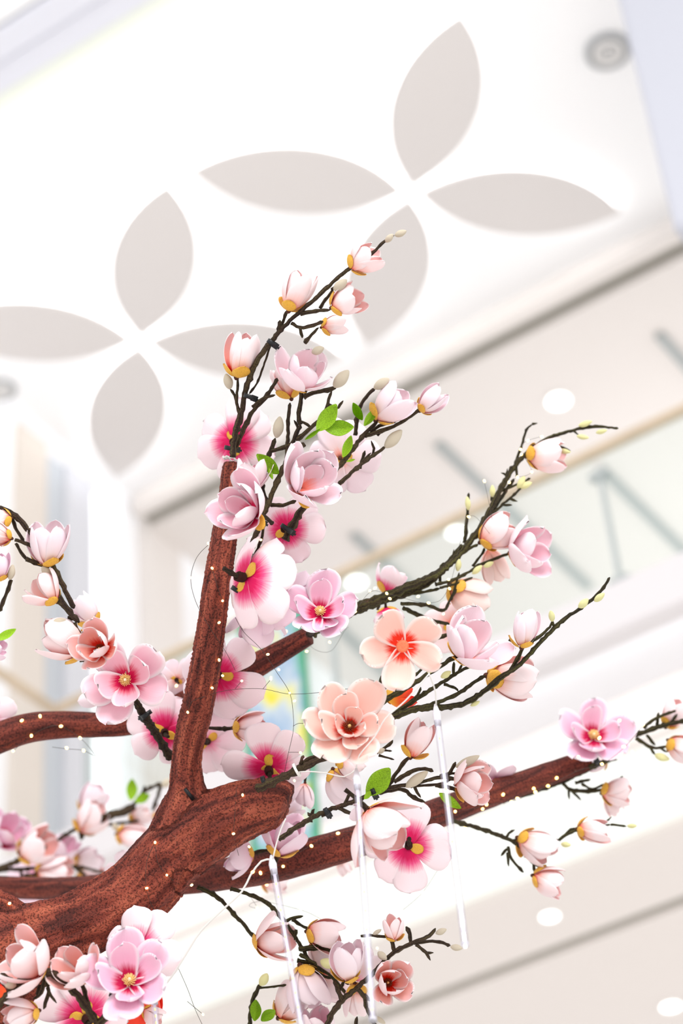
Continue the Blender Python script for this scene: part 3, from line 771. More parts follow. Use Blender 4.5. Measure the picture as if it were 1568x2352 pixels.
spray('magnolia_spray', 4.10, 'long dark spray arching up to the right with peach blossoms and bare lit twig tips', [
 [(715,1452),(780,1414),(850,1386),(920,1356),(1000,1320),(1045,1282),(1085,1236),(1120,1182),(1148,1126),(1180,1072),(1215,1036),(1260,1006),(1310,990),(1360,980),(1420,984),(10.,2.6)],
 [(770,1420),(860,1388),(960,1352),(1020,1308),(1062,1262),(1110,1205),(1152,1140),(1180,1100),(8.,3.4)],
 [(780,1405),(850,1378),(930,1345),(1005,1312),(1060,1250),(6.,3.)],
 [(1182,1065),(1198,1022),(1208,988),(1222,974),(3.,2.2)], [(1222,974),(1234,972),(2.2,1.8)],
 [(1066,1246),(1072,1190),(1076,1132),(4.,2.8)], [(1110,1202),(1150,1162),(1185,1132),(1202,1108),(3.4,2.4)], [(1150,1160),(1176,1160),(3.,2.)], [(1170,1145),(1188,1152),(2.6,2.)],
 [(1150,1128),(1188,1112),(1218,1098),(3.,2.2)], [(1152,1118),(1162,1092),(1150,1086),(3.,2.)], [(1162,1090),(1165,1076),(2.6,2.)], [(1186,1095),(1186,1062),(2.6,2.)],
 [(1255,1010),(1285,1025),(1310,1036),(3.,2.2)], [(1300,992),(1325,985),(1348,970),(2.6,1.8)],[(1318,990),(1330,1000),(2.2,1.8)],
 [(920,1386),(980,1390),(1018,1402),(1034,1376),(1050,1350),(4.,2.6)], [(925,1396),(985,1424),(1032,1434),(5.,4.)],
 [(1000,1342),(1040,1332),(1082,1310),(1100,1294),(3.6,2.6)], [(1090,1302),(1135,1284),(1172,1270),(3.6,3.)], [(1035,1378),(1046,1345),(1054,1315),(3.,2.)],
 [(1085,1300),(1108,1270),(1112,1258),(3.,2.)], [(1060,1268),(1098,1250),(3.6,3.)],[(1010,1335),(1012,1300),(1022,1292),(2.8,2.)],[(1040,1285),(1042,1262),(2.8,2.)],
 [(900,1372),(960,1362),(1010,1352),(3.4,2.4)], [(1010,1350),(1050,1340),(1085,1326),(2.8,2.2)], [(1128,1150),(1130,1130),(2.8,2.)]],
 [(1212,1048,(.95,.12,.15),100,'tulip','coral'), (1106,1244,(.82,.45,.15),98,'tulip','coral'),
  (1124,1262,(.30,-.95,-.1),84,'tulip','peach',{'dd':.05,'sep':0}), (1176,1268,(.85,.25,.55),112,'cup','pink',{'stamens':False,'roll':10,'dd':-.02}),
  (1036,1346,(.72,-.45,-.2),104,'tulip','peach',{'dd':.02}), (1040,1436,(-.15,-.3,-.9),70,'flat','coral',{'dd':.06})],
 [(1328,978,1360,969,.6),(1368,994,1394,989,.6),(1324,1001,1352,1007,.6),(1282,1034,1310,1040,.6),(1188,1122,1206,1094,.7),(1192,1120,1222,1110,.7),(1130,1142,1132,1114,.7),(1075,1172,1074,1140,.6),(1050,1312,1056,1284,.7),(1084,1318,1108,1300,.7),(1110,1302,1134,1292,.7)], green=True)
spray('magnolia_spray', 3.76, 'spray with plump pale blossom and one bare twig sweeping right below the flat peach blossom', [
 [(890,1650),(960,1627),(1040,1622),(1090,1602),(1150,1556),(1190,1530),(1240,1476),(1290,1426),(1340,1392),(1375,1362),(1400,1326),(7.5,2.8)],
 [(852,1618),(868,1585),(880,1548),(6.,3.)], [(862,1622),(925,1585),(980,1550),(1040,1512),(1068,1506),(6.,4.)],
 [(888,1648),(955,1606),(1000,1576),(1050,1546),(1082,1528),(5.,3.4)], [(910,1640),(1000,1615),(1050,1594),(1090,1566),(1115,1552),(5.,3.6)],
 [(1172,1542),(1188,1512),(1203,1482),(5.,3.4)], [(1200,1482),(1238,1462),(1262,1440),(1268,1424),(4.,2.6)], [(1152,1522),(1165,1492),(1171,1465),(4.,2.8)],
 [(984,1476),(1010,1463),(1048,1452),(4.5,3.6)], [(1020,1572),(1045,1580),(1052,1588),(3.4,2.4)], [(866,1596),(900,1570),(945,1545),(3.4,2.4)],
 [(870,1612),(898,1596),(960,1545),(982,1520),(3.4,2.4)], [(950,1610),(962,1590),(966,1578),(3.4,2.4)], [(1042,1548),(1042,1520),(3.4,2.6)],[(1052,1545),(1062,1525),(3.2,2.4)],
 [(905,1648),(890,1660),(4.,2.6)], [(1268,1428),(1272,1442),(3.,2.4)], [(858,1612),(878,1578),(905,1560),(3.4,2.2)]],
 [(1064,1512,(.42,.82,.5),124,'cup','pale',{'stamens':False,'roll':50,'sep':3}), (1198,1484,(.18,.97,.1),94,'bud','pale'), (1122,1552,(.97,-.12,-.15),122,'tulip','coral',{'dd':.06}),
  (888,1602,(.85,.22,-.2),78,'tulip','flame',{'dd':.07,'sep':2})],
 [(982,1546,998,1522,.8),(1012,1556,1036,1544,.8),(1328,1396,1352,1377,.8),(1364,1381,1389,1364,.7),(1268,1428,1266,1402,.7),(1080,1621,1102,1612,.6),(1076,1534,1092,1522,.8),(838,1612,840,1592,.8)], green=True)
spray('magnolia_spray', 3.78, 'spray with broad green leaf and cupped blossoms running above the right branch', [
 [(640,1928),(700,1888),(750,1862),(820,1838),(870,1815),(950,1800),(1010,1786),(1052,1792),(6.,3.4)],
 [(888,1812),(910,1776),(938,1738),(5.,4.)], [(905,1796),(950,1770),(975,1766),(995,1772),(4.4,4.)], [(870,1822),(920,1812),(950,1832),(975,1842),(4.4,4.)],
 [(950,1802),(958,1820),(966,1832),(3.6,2.6)], [(1025,1788),(1038,1765),(1046,1750),(4.,3.)], [(738,1874),(760,1868),(4.,3.)], [(712,1888),(716,1868),(722,1858),(4.4,3.)],[(714,1874),(706,1866),(3.,2.4)],
 [(790,1852),(798,1834),(803,1822),(4.4,3.)], [(778,1856),(802,1868),(826,1872),(4.4,4.)], [(1000,1804),(1040,1812),(1064,1830),(4.4,4.)],[(940,1806),(1010,1800),(1040,1786),(3.,3.)],
 [(1010,1782),(1050,1776),(1070,1785),(3.4,2.4)]],
 [(944,1736,(.40,.9,.1),98,'bud','coral'), (1050,1802,(.78,.15,.45),92,'cup','coral',{'stamens':False,'roll':20})],
 [(1046,1762,1102,1738,.5),(930,1808,984,1774,.55)], [(842,1826,892,1764,1.15),(1008,1822,1060,1856,.7),(836,1835,850,1818,1.)])
spray('twig_pair', 3.80, 'bare double twig tied with a white band at the tip of the cut stub', [
 [(590,1812),(640,1790),(690,1765),(740,1742),(800,1706),(9.,7.)], [(660,1782),(700,1752),(740,1728),(6.,5.)], [(690,1755),(694,1742),(697,1735),(4.,3.)],
 [(800,1720),(850,1720),(900,1725),(3.,2.)], [(870,1735),(905,1745),(2.4,2.)],[(865,1730),(893,1710),(902,1700),(3.,3.)]], [(778,1742,(.7,-.5,-.2),70,'tulip','coral',{'dd':.05}),(766,1770,(.35,-.85,-.1),88,'tulip','pale',{'dd':.08})], [(866,1728,884,1722,.8)])
spray('magnolia_spray', 4.30, 'spray with orange-based buds at the right edge, beyond the end of the right branch', [
 [(1352,1762),(1395,1745),(1430,1702),(1480,1680),(1530,1664),(1590,1652),(6.5,4.5)], [(1100,1856),(1180,1832),(1260,1808),(1330,1778),(1380,1752),(1420,1712),(4.5,3.6)],
 [(1478,1672),(1505,1650),(1552,1632),(4.,3.)], [(1508,1664),(1512,1636),(4.,3.)], [(1460,1695),(1490,1714),(1512,1718),(1534,1712),(4.,3.)], [(1484,1688),(1505,1712),(3.,3.)],
 [(1490,1714),(1504,1734),(3.,3.)], [(1512,1716),(1532,1728),(3.,2.)], [(1292,1800),(1312,1814),(1350,1818),(1386,1814),(4.,4.)], [(1310,1814),(1334,1838),(3.,2.4)], [(1306,1812),(1307,1836),(3.,3.)],
 [(1320,1798),(1356,1790),(4.,3.)], [(1335,1800),(1360,1812),(1388,1800),(3.,2.4)], [(1495,1670),(1530,1668),(1555,1640),(3.,2.4)], [(1425,1788),(1430,1782),(3.,2.)]],
 [(1384,1822,(.96,.12,.2),80,'tulip','coral'), (1392,1830,(.6,-.85,0),56,'bud','coral',{'sep':0,'dd':.03}), (1536,1702,(.7,-.45,.1),76,'tulip','coral'), (1530,1668,(.55,.85,0),74,'tulip','coral',{'dd':.03})],
 [(1503,1733,1536,1747,.7),(1536,1728,1560,1741,.5)], green=True)
spray('magnolia_spray', 4.12, 'drooping spray of three yellow-based buds under the right branch', [
 [(1030,1884),(1085,1898),(1140,1916),(1180,1934),(1202,1952),(4.8,4.)], [(1198,1948),(1222,1972),(1226,2002),(3.6,3.)], [(1160,1928),(1168,1914),(1182,1906),(3.6,2.4)], [(1150,1918),(1172,1930),(1190,1928),(3.2,3.)],
 [(1166,1944),(1174,1972),(1202,2004),(3.4,3.)], [(1164,1950),(1150,1966),(3.2,2.4)], [(1165,1958),(1168,1990),(3.2,2.6)], [(1205,1965),(1235,1988),(1278,1996),(3.4,3.)],
 [(1283,1930),(1305,1914),(1330,1905),(3.6,3.)], [(1296,1920),(1310,1905),(1326,1902),(3.,2.4)], [(1402,1894),(1438,1898),(3.,2.4)], [(1390,1888),(1404,1876),(2.6,2.)], [(1210,1940),(1250,1930),(1283,1930),(3.,3.)],[(1340,1905),(1402,1894),(2.4,2.4)]],
 [(1192,1926,(.88,-.38,.15),102,'tulip','coral'), (1328,1904,(.98,-.08,.15),82,'bud','coral'), (1226,2012,(.88,-.3,.1),84,'tulip','coral')],
 [(1288,1938,1310,1943,.8),(1440,1897,1462,1898,.6)], green=True)
spray('magnolia_spray', 3.97, 'hanging spray of coral-based tulip blossoms below the main limb at bottom centre', [
 [(455,2038),(500,2062),(545,2108),(588,2158),(5.,4.)], [(530,2042),(600,2066),(650,2112),(690,2172),(715,2212),(760,2242),(800,2290),(4.6,3.4)], [(655,2116),(675,2108),(696,2104),(4.,3.)],
 [(672,2112),(690,2125),(710,2134),(3.6,3.)], [(686,2180),(730,2172),(770,2168),(5.,3.)], [(690,2182),(735,2178),(765,2186),(4.,3.)], [(688,2192),(715,2208),(728,2216),(3.6,3.)], [(683,2206),(720,2212),(5.,3.)],
 [(680,2135),(676,2160),(3.,3.)], [(705,2215),(730,2235),(760,2248),(3.6,3.)],[(572,2365),(580,2300),(598,2260),(5.,4.)], [(590,2270),(662,2262),(2.4,2.4)]],
 [(590,2166,(.72,.22,.35),106,'tulipo','coral'), (708,2140,(.98,-.08,.15),92,'tulip','coral'), (715,2165,(.6,-.75,-.1),82,'tulip','pale',{'dd':.04,'sep':0}),
  (690,2222,(.32,-.92,.15),112,'tulip','pale'), (740,2228,(.55,-.75,0),84,'tulip','coral',{'dd':.05}), (642,2335,(.62,.72,.1),104,'tulip','coral',{'dd':.03}), (726,2395,(.05,.98,.25),92,'tulip','pink',{'dd':-.02,'sep':0})],
 [(736,2206,768,2222,.9),(597,2263,616,2238,.8),(668,2262,672,2284,.4)], [(584,2345,586,2298,1.),(600,2345,630,2322,1.)], green=True)
spray('magnolia_spray', 3.90, 'thick twig rising right at bottom centre with a small half-open bud and fuzzy tips', [
 [(745,2365),(775,2310),(820,2268),(860,2232),(900,2190),(950,2165),(985,2150),(1000,2132),(6.5,3.4)], [(950,2166),(1000,2162),(1034,2172),(4.,3.)], [(955,2170),(978,2188),(988,2206),(3.8,3.)],[(978,2188),(995,2188),(3.,3.)],
 [(905,2184),(902,2168),(893,2150),(4.6,3.4)], [(943,2168),(940,2145),(932,2128),(4.,4.)], [(788,2300),(775,2275),(766,2250),(5.,3.4)], [(775,2280),(786,2262),(788,2250),(4.,3.)],
 [(820,2272),(838,2292),(840,2318),(5.,4.)], [(835,2285),(852,2300),(4.,3.4)], [(840,2312),(855,2345),(868,2360),(4.,3.)], [(828,2150),(850,2148),(890,2152),(3.,3.)], [(815,2365),(820,2335),(3.4,3.)],[(768,2215),(800,2262),(4.,4.)]],
 [(905,2158,(-.05,.95,.25),62,'bud','coral'), (797,2250,(.02,.98,.25),100,'tulip','pale'), (812,2248,(.6,.7,-.3),92,'tulip','pink',{'dd':.05,'sep':0}), (888,2258,(.25,.28,.9),82,'cup','coral',{'roll':20,'stamens':'dark'}), (815,2262,(.1,-.97,-.2),80,'bud','coral',{'dd':.06})],
 [(1000,2144,1026,2136,.8),(1034,2174,1062,2180,.8),(868,2186,886,2206,.9),(856,2146,876,2136,.6),(862,2335,884,2352,.6)])
spray('magnolia_spray', 3.72, 'arching spray entering at the left edge with pink and white half-open blossoms', [
 [(-50,1215),(-20,1180),(10,1172),(42,1192),(80,1236),(118,1295),(150,1355),(170,1398),(8.,5.)], [(24,1180),(36,1212),(55,1244),(4.4,3.6)], [(34,1240),(68,1252),(104,1278),(3.6,4.6)],
 [(36,1248),(58,1282),(86,1296),(118,1300),(3.6,4.)], [(60,1284),(90,1294),(4.,4.)], [(118,1298),(94,1300),(4.,4.)], [(115,1320),(130,1352),(142,1382),(158,1405),(182,1430),(4.,6.)],[(100,1335),(125,1352),(140,1370),(3.6,4.)],
 [(128,1382),(150,1392),(170,1415),(4.6,5.)], [(155,1420),(175,1422),(4.6,4.)], [(186,1498),(200,1510),(212,1522),(4.,4.)], [(184,1516),(210,1522),(4.6,3.6)], [(50,1200),(60,1210),(5.,4.)], [(26,1332),(12,1370),(-2,1405),(4.,4.)],[(172,1430),(186,1470),(200,1500),(4.,3.)]],
 [(107,1296,(.02,.98,.2),112,'tulip','pale'), (128,1380,(-.68,.68,.15),88,'tulipo','coral'), (190,1494,(-.85,.42,.2),118,'tulip','coral',{'roll':10}),
  (232,1492,(-.25,.28,.85),88,'cup','coral',{'dd':-.03,'stamens':'dark'}), (216,1432,(-.55,.85,-.2),84,'tulip','pale',{'dd':.09}), (24,1190,(-.8,-.1,.1),66,'tulip','coral'), (24,1236,(-.8,.25,.1),72,'tulip','coral',{'sep':3}), (-4,1332,(.05,.95,.1),70,'bud','lilac')],
 [(120,1330,98,1300,.8),(124,1345,96,1330,.9),(152,1425,116,1432,.7),(22,1332,32,1297,.7)], [(-10,1470,36,1444,.7)])
spray('magnolia_spray', 5.05, 'blurred spray of coral and pink blossoms further back at the left edge', [
 [(-40,2000),(10,1990),(60,1968),(100,1950),(150,1918),(196,1894),(6.,4.)], [(-40,2000),(80,1994),(170,1990),(250,2008),(5.,3.)], [(190,1900),(240,1878),(290,1862),(310,1850),(9.,9.)],
 [(300,1862),(318,1832),(340,1812),(372,1800),(4.,4.)], [(370,1802),(360,1835),(350,1862),(4.,4.)], [(48,1998),(52,2018),(62,2036),(4.,4.)], [(190,1910),(186,1930),(8.,4.)],[(170,1990),(200,2015),(4.,3.)], [(56,2012),(88,2008),(4.,4.)], [(240,1895),(280,1890),(320,1885),(4.,3.)],[(330,1815),(332,1804),(4.,4.)]],
 [(186,1908,(.62,.78,.2),92,'tulip','coral'), (196,1868,(.45,.88,-.1),84,'tulip','pale',{'dd':.1}), (270,1916,(.97,-.12,.15),78,'bud','coral'), (300,1886,(.8,.45,0),60,'bud','coral',{'dd':.04}), (355,1880,(.85,.5,0),56,'bud','coral'),
  (52,1968,(.75,.55,.3),100,'tulip','coral'), (88,2002,(.95,-.02,.3),98,'tulip','coral'), (2,1930,(.3,.5,.4),86,'cup','lilac',{'stamens':False,'dd':.05}), (128,1978,(.4,.6,.2),78,'tulip','lilac',{'dd':.1}), (172,1985,(.9,.3,0),72,'tulip','pale',{'dd':.1}),
  (80,2020,(.2,-.35,-.9),84,'flat','lilac',{'dd':.12}), (180,2012,(.9,0,0),70,'tulip','coral',{'dd':.15})],
 [(372,1806,392,1792,.9),(268,1908,262,1890,1.)], [(300,1838,302,1790,1.0),(310,1842,342,1826,1.)])
spray('magnolia_spray', 3.56, 'thick dark twig arching across the bottom left corner with white tulip blossoms', [
 [(-30,2330),(5,2300),(32,2268),(66,2242),(102,2232),(142,2252),(182,2292),(214,2336),(232,2360),(7.,8.)], [(184,2252),(194,2278),(205,2312),(5.,5.5)], [(214,2365),(245,2335),(268,2305),(262,2282),(8.,8.)], [(100,2240),(112,2275),(100,2318),(4.4,3.6)],
 [(108,2268),(118,2288),(130,2304),(3.6,2.6)], [(92,2262),(84,2290),(4.,3.)], [(0,2240),(25,2252),(44,2262),(6.,6.)], [(-20,2245),(10,2242),(6.,6.)],[(104,2240),(95,2280),(75,2295),(5.,3.)]],
 [(98,2226,(-.80,.42,.45),116,'cup','coral',{'stamens':False,'roll':40}), (190,2248,(-.5,.68,.5),98,'cup','coral',{'stamens':False,'roll':70}), (86,2322,(-.88,-.18,.3),90,'tulip','coral')],
 [(38,2262,12,2262,.8)])

# ------------------------------------------------------------------ single blossoms
lone(538,1014,3.93,(.1,.1,-.98),98,'flat','crimson','back of a wide blossom with crimson centre at the top of the upright limb',roll=14)
lone(582,1178,3.74,(-.62,.22,.72),118,'peony','pink','half-open pink blossom in front of the upright limb, just below its cut top',roll=25,stamens=False)
lone(576,1130,3.80,(.02,.98,-.1),90,'tulipo','pink','narrow upright pink blossom directly right of the cut top of the limb',sep=0,wrap=True)
lone(656,1216,3.92,(.2,-.05,-.95),88,'flat','crimson','back of a crimson-centred blossom held by a black tie right of the dark twigs',roll=10)
lone(564,1328,3.78,(.72,-.2,-.6),124,'half','crimson','largest back-facing blossom with crimson throat, right of the middle of the upright limb',roll=0)
lone(735,1408,3.84,(.02,.5,.82),98,'open','lilac','open lilac-pink blossom with dark crimson heart at the tip of the short cut branch',roll=10,stem=[(735,1405,5),(720,1440,6,3.95),(712,1455,8,4.1)])
lone(592,1404,3.93,(-.12,-.9,-.2),94,'cup','lilac','small lilac blossom hanging beneath the largest crimson-throated blossom',stamens=False)
lone(642,1375,3.93,(.5,-.6,-.5),92,'flat','lilac','pale lilac blossom squeezed between the crimson-throated blossom and the open lilac one')
lone(503,1550,3.96,(.28,0,-.95),106,'flat','crimson','back of a white blossom half hidden behind the upright limb, its petals spread right',roll=30,sep=2)
lone(289,1562,3.82,(-.05,.12,1),112,'open','pink','wide open pink blossom with cream stamens left of the upright limb',roll=20,stem=[(289,1565,6),(325,1635,9,3.86),(358,1685,9,3.9),(392,1742,10,3.92)])
lone(378,1680,3.98,(-.1,.1,-.98),96,'flat','crimson','back of a crimson-centred blossom just left of the foot of the upright limb',roll=5)
lone(242,1600,4.05,(-.92,0,-.3),66,'tulip','pale','small pale closed blossom tucked behind the wide open pink one')
lone(617,1762,3.93,(-.05,.5,-.85),106,'flat','crimson','crimson-hearted blossom with two golden sepals sitting on the cut stub',roll=0,sep=3)
lone(478,1702,4.12,(.2,0,-.9),86,'flat','pink','pale pink blossom out of focus between the upright limb and the cut stub')
lone(538,1672,4.0,(.95,.05,.1),84,'tulip','coral','closed coral-based blossom lying sideways above the crimson-hearted one on the stub',stem=[(538,1672,4),(515,1674,5),(480,1672,4)])
lone(802,1672,3.68,(.02,.42,.9),116,'rose','peach','large fully open peach blossom with golden centre above the hanging clear tubes',roll=12,stamens='dark')
lone(924,1484,3.70,(.08,-.1,1),98,'open5','peach','flat five-petalled peach blossom with plain orange centre',roll=-50,sep=0,stamens=False)
lone(846,1862,3.64,(.58,-.66,.28),132,'cup','coral','big pale blossom drooping over the right branch, beside the middle clear tube',roll=15,stamens=False)
lone(850,1862,3.70,(-.5,-.2,-.3),52,'tulip','pale','small pale blossom left of the drooping one, behind the middle clear tube',sep=0)
lone(938,1944,3.88,(.12,-.38,-.9),104,'flat','crimson','back of a crimson-centred blossom hanging directly under the right branch',roll=20,sep=1)
lone(884,1362,4.22,(.5,.75,-.3),78,'cup','crimson','blurred pale blossom with crimson base poking up behind the long arching spray',stamens=False)
lone(886,1396,4.18,(.2,-.9,-.2),58,'cup','crimson','small crimson blossom hanging just left above the flat peach one',stamens=False)
lone(1362,1692,4.28,(.05,.55,.82),100,'open','lilac','open lilac blossom on the end of the long right branch',roll=10)
lone(1392,1752,4.36,(-.95,-.3,0),46,'bud','pale','tiny pale closed blossom under the lilac one at the branch end')
lone(1138,1788,4.26,(.1,.9,-.35),66,'open5','lilac','small pink blossom peeping over the top edge of the right branch',stamens=False)
lone(640,1962,3.98,(.25,.85,.1),110,'tulipo','lilac','lilac blossom standing between the cut stub and the right branch',sep=3)
lone(580,1960,4.0,(-.8,-.1,.1),84,'cup','lilac','lilac blossom lying to the left just beneath the cut stub',stamens=False)
lone(700,1800,4.05,(-.1,-.95,0),60,'tulip','pale','pale closed blossom hanging behind the white-banded twig',sep=0)
lone(655,1872,4.06,(.5,.4,-.6),52,'tulip','pale','pale blossom edge showing just right of the rounded stub end',sep=0)
lone(602,2026,4.55,(.9,-.02,0),66,'bud','coral','out-of-focus coral blossom under the right branch behind the left clear tube')
lone(780,1972,4.55,(.3,-.8,0),46,'bud','coral','faint coral blossom just under the right branch, left of the middle clear tube')
lone(312,2188,3.74,(.5,-.2,-.85),108,'flat','crimson','back of a white and crimson blossom wired under the main limb',roll=15,sep=2)
lone(298,2256,3.55,(.02,.6,.78),122,'open','lilac','large open lilac blossom at the bottom left with cream pistil',roll=30)
lone(196,2334,3.66,(-.35,.3,-.85),122,'flat','crimson','back of a big crimson-centred blossom behind the twig at the bottom edge',roll=22,sep=3)
lone(290,2235,3.85,(.25,-.95,.1),150,'tulip','flame','vivid orange-red blossom behind the large lilac one at the bottom',sep=0,stamens=False)
lone(330,2320,3.80,(.85,-.4,.1),56,'tulip','coral','pale coral blossom beside the orange-red one at the bottom edge')
lone(10,2300,3.72,(-.5,.6,.1),50,'tulip','flame','orange-red blossom peeking out at the bottom left corner',sep=2)
lone(-40,1500,3.95,(.95,.25,.1),66,'tulip','lilac','lilac blossom poking in at the left edge beside the single green leaf',sep=0)
lone(-14,1655,4.25,(.2,.2,-.9),64,'flat','pink','pale pink blossom at the left edge above the left branch')
lone(300,2012,4.25,(0,.35,-.85),62,'flat','pale','pale blossom half hidden behind the top of the main limb')
lone(405,1560,4.15,(-.1,.2,-.9),52,'flat','pale','small pale blossom visible at the left side of the upright limb')

# ------------------------------------------------------------------ ties
def tie(px, py, d, r, ang, label, m=M_TIE, s=1.0):
    t = empty('cable_tie', P(px, py, d)); tag(t, label, 'cable tie', 'cable ties')
    zz = (RT*math.cos(rad(ang))+UP*math.sin(rad(ang))).normalized(); x_ = FW.cross(zz).normalized(); y_ = zz.cross(x_)
    R_ = Matrix(((x_.x, y_.x, zz.x), (x_.y, y_.y, zz.y), (x_.z, y_.z, zz.z)))
    k = d/FPX
    bm = bmesh.new(); disc_bm(bm, r*k*.98, r*k*1.2, -5*k*s, 5*k*s, 20); bmesh.ops.recalc_face_normals(bm, faces=bm.faces); bm.transform(R_.to_4x4())
    link('band', to_mesh(bm, 'band'), t, [m])
    bm = bmesh.new(); box_bm(bm, (r*k*.9, -6*k*s, -7*k*s), (r*k*1.2+8*k*s, 6*k*s, 7*k*s)); box_bm(bm, (r*k, -3*k*s, -3*k*s), (r*k*1.2+15*k*s, 3*k*s, 2*k*s))
    bmesh.ops.recalc_face_normals(bm, faces=bm.faces); bm.transform(R_.to_4x4() @ Matrix.Rotation(rad(40), 4, 'Z'))
    link('lock', to_mesh(bm, 'lock', False), t, [m])
for a in ((623,787,3.79,9,55,'black cable tie highest up on the topmost spray'), (572,911,3.79,11,70,'black cable tie where the topmost spray forks'),
          (530,1030,3.86,13,80,'large black cable tie at the cut top of the upright limb'), (545,1356,3.80,13,60,'black cable tie at the base of the dark twigs beside the upright limb'),
          (658,1214,3.86,13,55,'black cable tie on the crimson-centred blossom right of the twigs'), (596,1196,3.79,9,60,'black cable tie behind the half-open pink blossom'),
          (336,1641,3.85,12,-55,'black cable tie on the thick stem below the open pink blossom'), (606,1796,3.85,12,20,'black cable tie under the golden sepals on the stub'),
          (750,1864,3.77,8,30,'black cable tie on the brown twig above the right branch'), (858,1820,3.77,8,25,'black cable tie at the foot of the broad green leaf'),
          (1366,1738,4.28,15,25,'wide black tie at the tip of the long right branch'), (262,2286,3.55,10,70,'black cable tie below the large lilac blossom'),
          (296,2150,3.72,16,80,'black tie under the main limb above the large lilac blossom')):
    tie(*a)
tie(680,1768,3.79,13,28,'white cable tie around the double twig beyond the stub', M_TIEW, .6)
tr_ = ppath([(530, 1060, 20.5), (531, 1056, 20.5)], DT)
bm = bmesh.new(); rr_ = random.Random(9); ctr = tr_[1][0]; ax_ = (tr_[1][0]-tr_[0][0]).normalized(); e1_ = ax_.orthogonal().normalized(); e2_ = ax_.cross(e1_)
rim = [(ctr+(e1_*math.cos(i*.35)+e2_*math.sin(i*.35))*tr_[0][1]*.95+ax_*rr_.uniform(-.001, .004), .0016) for i in range(19)]
tube(bm, rim, 6, .01, rough=.3, seed=4)
reparent(link('torn_rim', to_mesh(bm, 'torn_rim'), tree, [M_CORD]), tree)
# black clip sunk in the fork
t = empty('black_clip', snap(434,1824,DT)); tag(t, 'small black plastic clip in a hole at the fork of the tree', 'clip')
bm = bmesh.new(); bmesh.ops.create_cone(bm, cap_ends=True, segments=12, radius1=.004, radius2=.003, depth=.024); bm.transform(cdir((-.6,.8,.15)).to_track_quat('Z','Y').to_matrix().to_4x4())
link('barrel', to_mesh(bm,'barrel'), t, [M_TIE])

# ------------------------------------------------------------------ fairy lights
bulb_bm = bmesh.new(); bmesh.ops.create_icosphere(bulb_bm, subdivisions=2, radius=.0021)
for v in bulb_bm.verts: v.co.z *= 1.4
bulb_me = to_mesh(bulb_bm, 'bulb'); bulb_me.materials.append(M_LED)
def fairy(d, label, wires, leds, sn=True, wr=.00042, bs=1.0):
    f = (lambda x_, y_: snap(x_, y_, d)) if sn else (lambda x_, y_: P(x_, y_, d))
    p0 = f(*wires[0][0]); t = empty('fairy_light_string', p0); tag(t, label, 'fairy lights', 'strings of warm fairy lights')
    bm = bmesh.new()
    for w in wires:
        dense = catmull([(Vector((a, b, 0)), 1) for a, b in w], 12)
        tube(bm, [(f(q[0].x, q[0].y)-p0, wr) for q in dense], 5, .02)
    link('wire', to_mesh(bm, 'wire'), t, [M_WIRE])
    for i, (a, b) in enumerate(leds):
        o = link('bulb', bulb_me, t); o.location = f(a, b)-p0-ray(a, b)*.001
        o.rotation_euler = (i*1.3, i*.7, i*2.1); o.scale = (bs, bs, bs)
fairy(3.80, 'fairy lights wound up the upright limb with a loose loop at its left', [[(480,1250),(452,1280),(438,1327),(446,1372),(464,1412),(490,1455),(520,1500),(540,1540)],[(432,1636),(440,1612),(470,1600),(500,1590),(545,1583),(600,1582),(640,1590),(665,1594),(720,1592),(788,1583),(850,1582),(880,1592)],[(487,1305),(500,1350),(511,1380)],[(555,1564),(540,1582)],[(622,1560),(604,1582)]],
 [(478,1248),(437,1327),(487,1305),(511,1380),(503,1430),(503,1516),(487,1580),(431,1636),(600,1188),(599,1240),(555,1564),(622,1560),(758,1581),(788,1583),(511,1552)])
fairy(3.82, 'fairy light wire hanging down between the upright limb and the peach blossom', [[(540,1418),(560,1452),(600,1492),(636,1545),(665,1592),(673,1640),(673,1680),(662,1730),(652,1780)],[(673,1668),(684,1662),(700,1662)],[(662,1728),(690,1728)],[(555,1445),(569,1436)]],
 [(569,1436),(615,1503),(640,1538),(665,1592),(676,1610),(700,1662),(690,1729),(676,1793),(622,1556)], sn=False)
fairy(3.78, 'fairy light wire draped over the main limb and trailing off the bottom', [[(356,1935),(338,1975),(335,2030),(346,2075),(370,2110),(372,2140),(382,2170),(402,2208),(430,2270),(448,2318),(470,2365)],[(356,1936),(362,1980),(384,2010),(410,2030),(440,2034)],[(430,2300),(466,2330)]],
 [(356,1935),(337,2040),(369,2097),(383,2010),(440,2033),(382,2163),(403,2208),(466,2330),(446,2066)])
fairy(3.80, 'fairy light wire crossing the cut stub', [[(543,1805),(540,1860),(537,1915),(548,1965)]], [(557,1826),(536,1915),(572,1945)])
fairy(4.15, 'fairy lights running along the underside of the right branch to its tip', [[(560,2000),(612,2005),(700,1950),(776,1914),(900,1900),(1045,1866),(1115,1850),(1188,1836),(1258,1805),(1328,1770),(1382,1755),(1432,1718),(1476,1666)]],
 [(665,1910),(776,1914),(715,1943),(650,1990),(580,2003),(598,2005),(612,2032),(639,1908),(1045,1864),(1108,1858),(1117,1848),(1155,1825),(1188,1834),(1175,1842),(1225,1811),(1229,1819),(1258,1805),(1278,1787),(1328,1739),(1382,1755),(1432,1715),(1424,1735),(1452,1728),(1422,1655),(1376,1695),(1475,1665),(994,1917),(1068,1900),(840,1894),(700,1932)], bs=1.25)
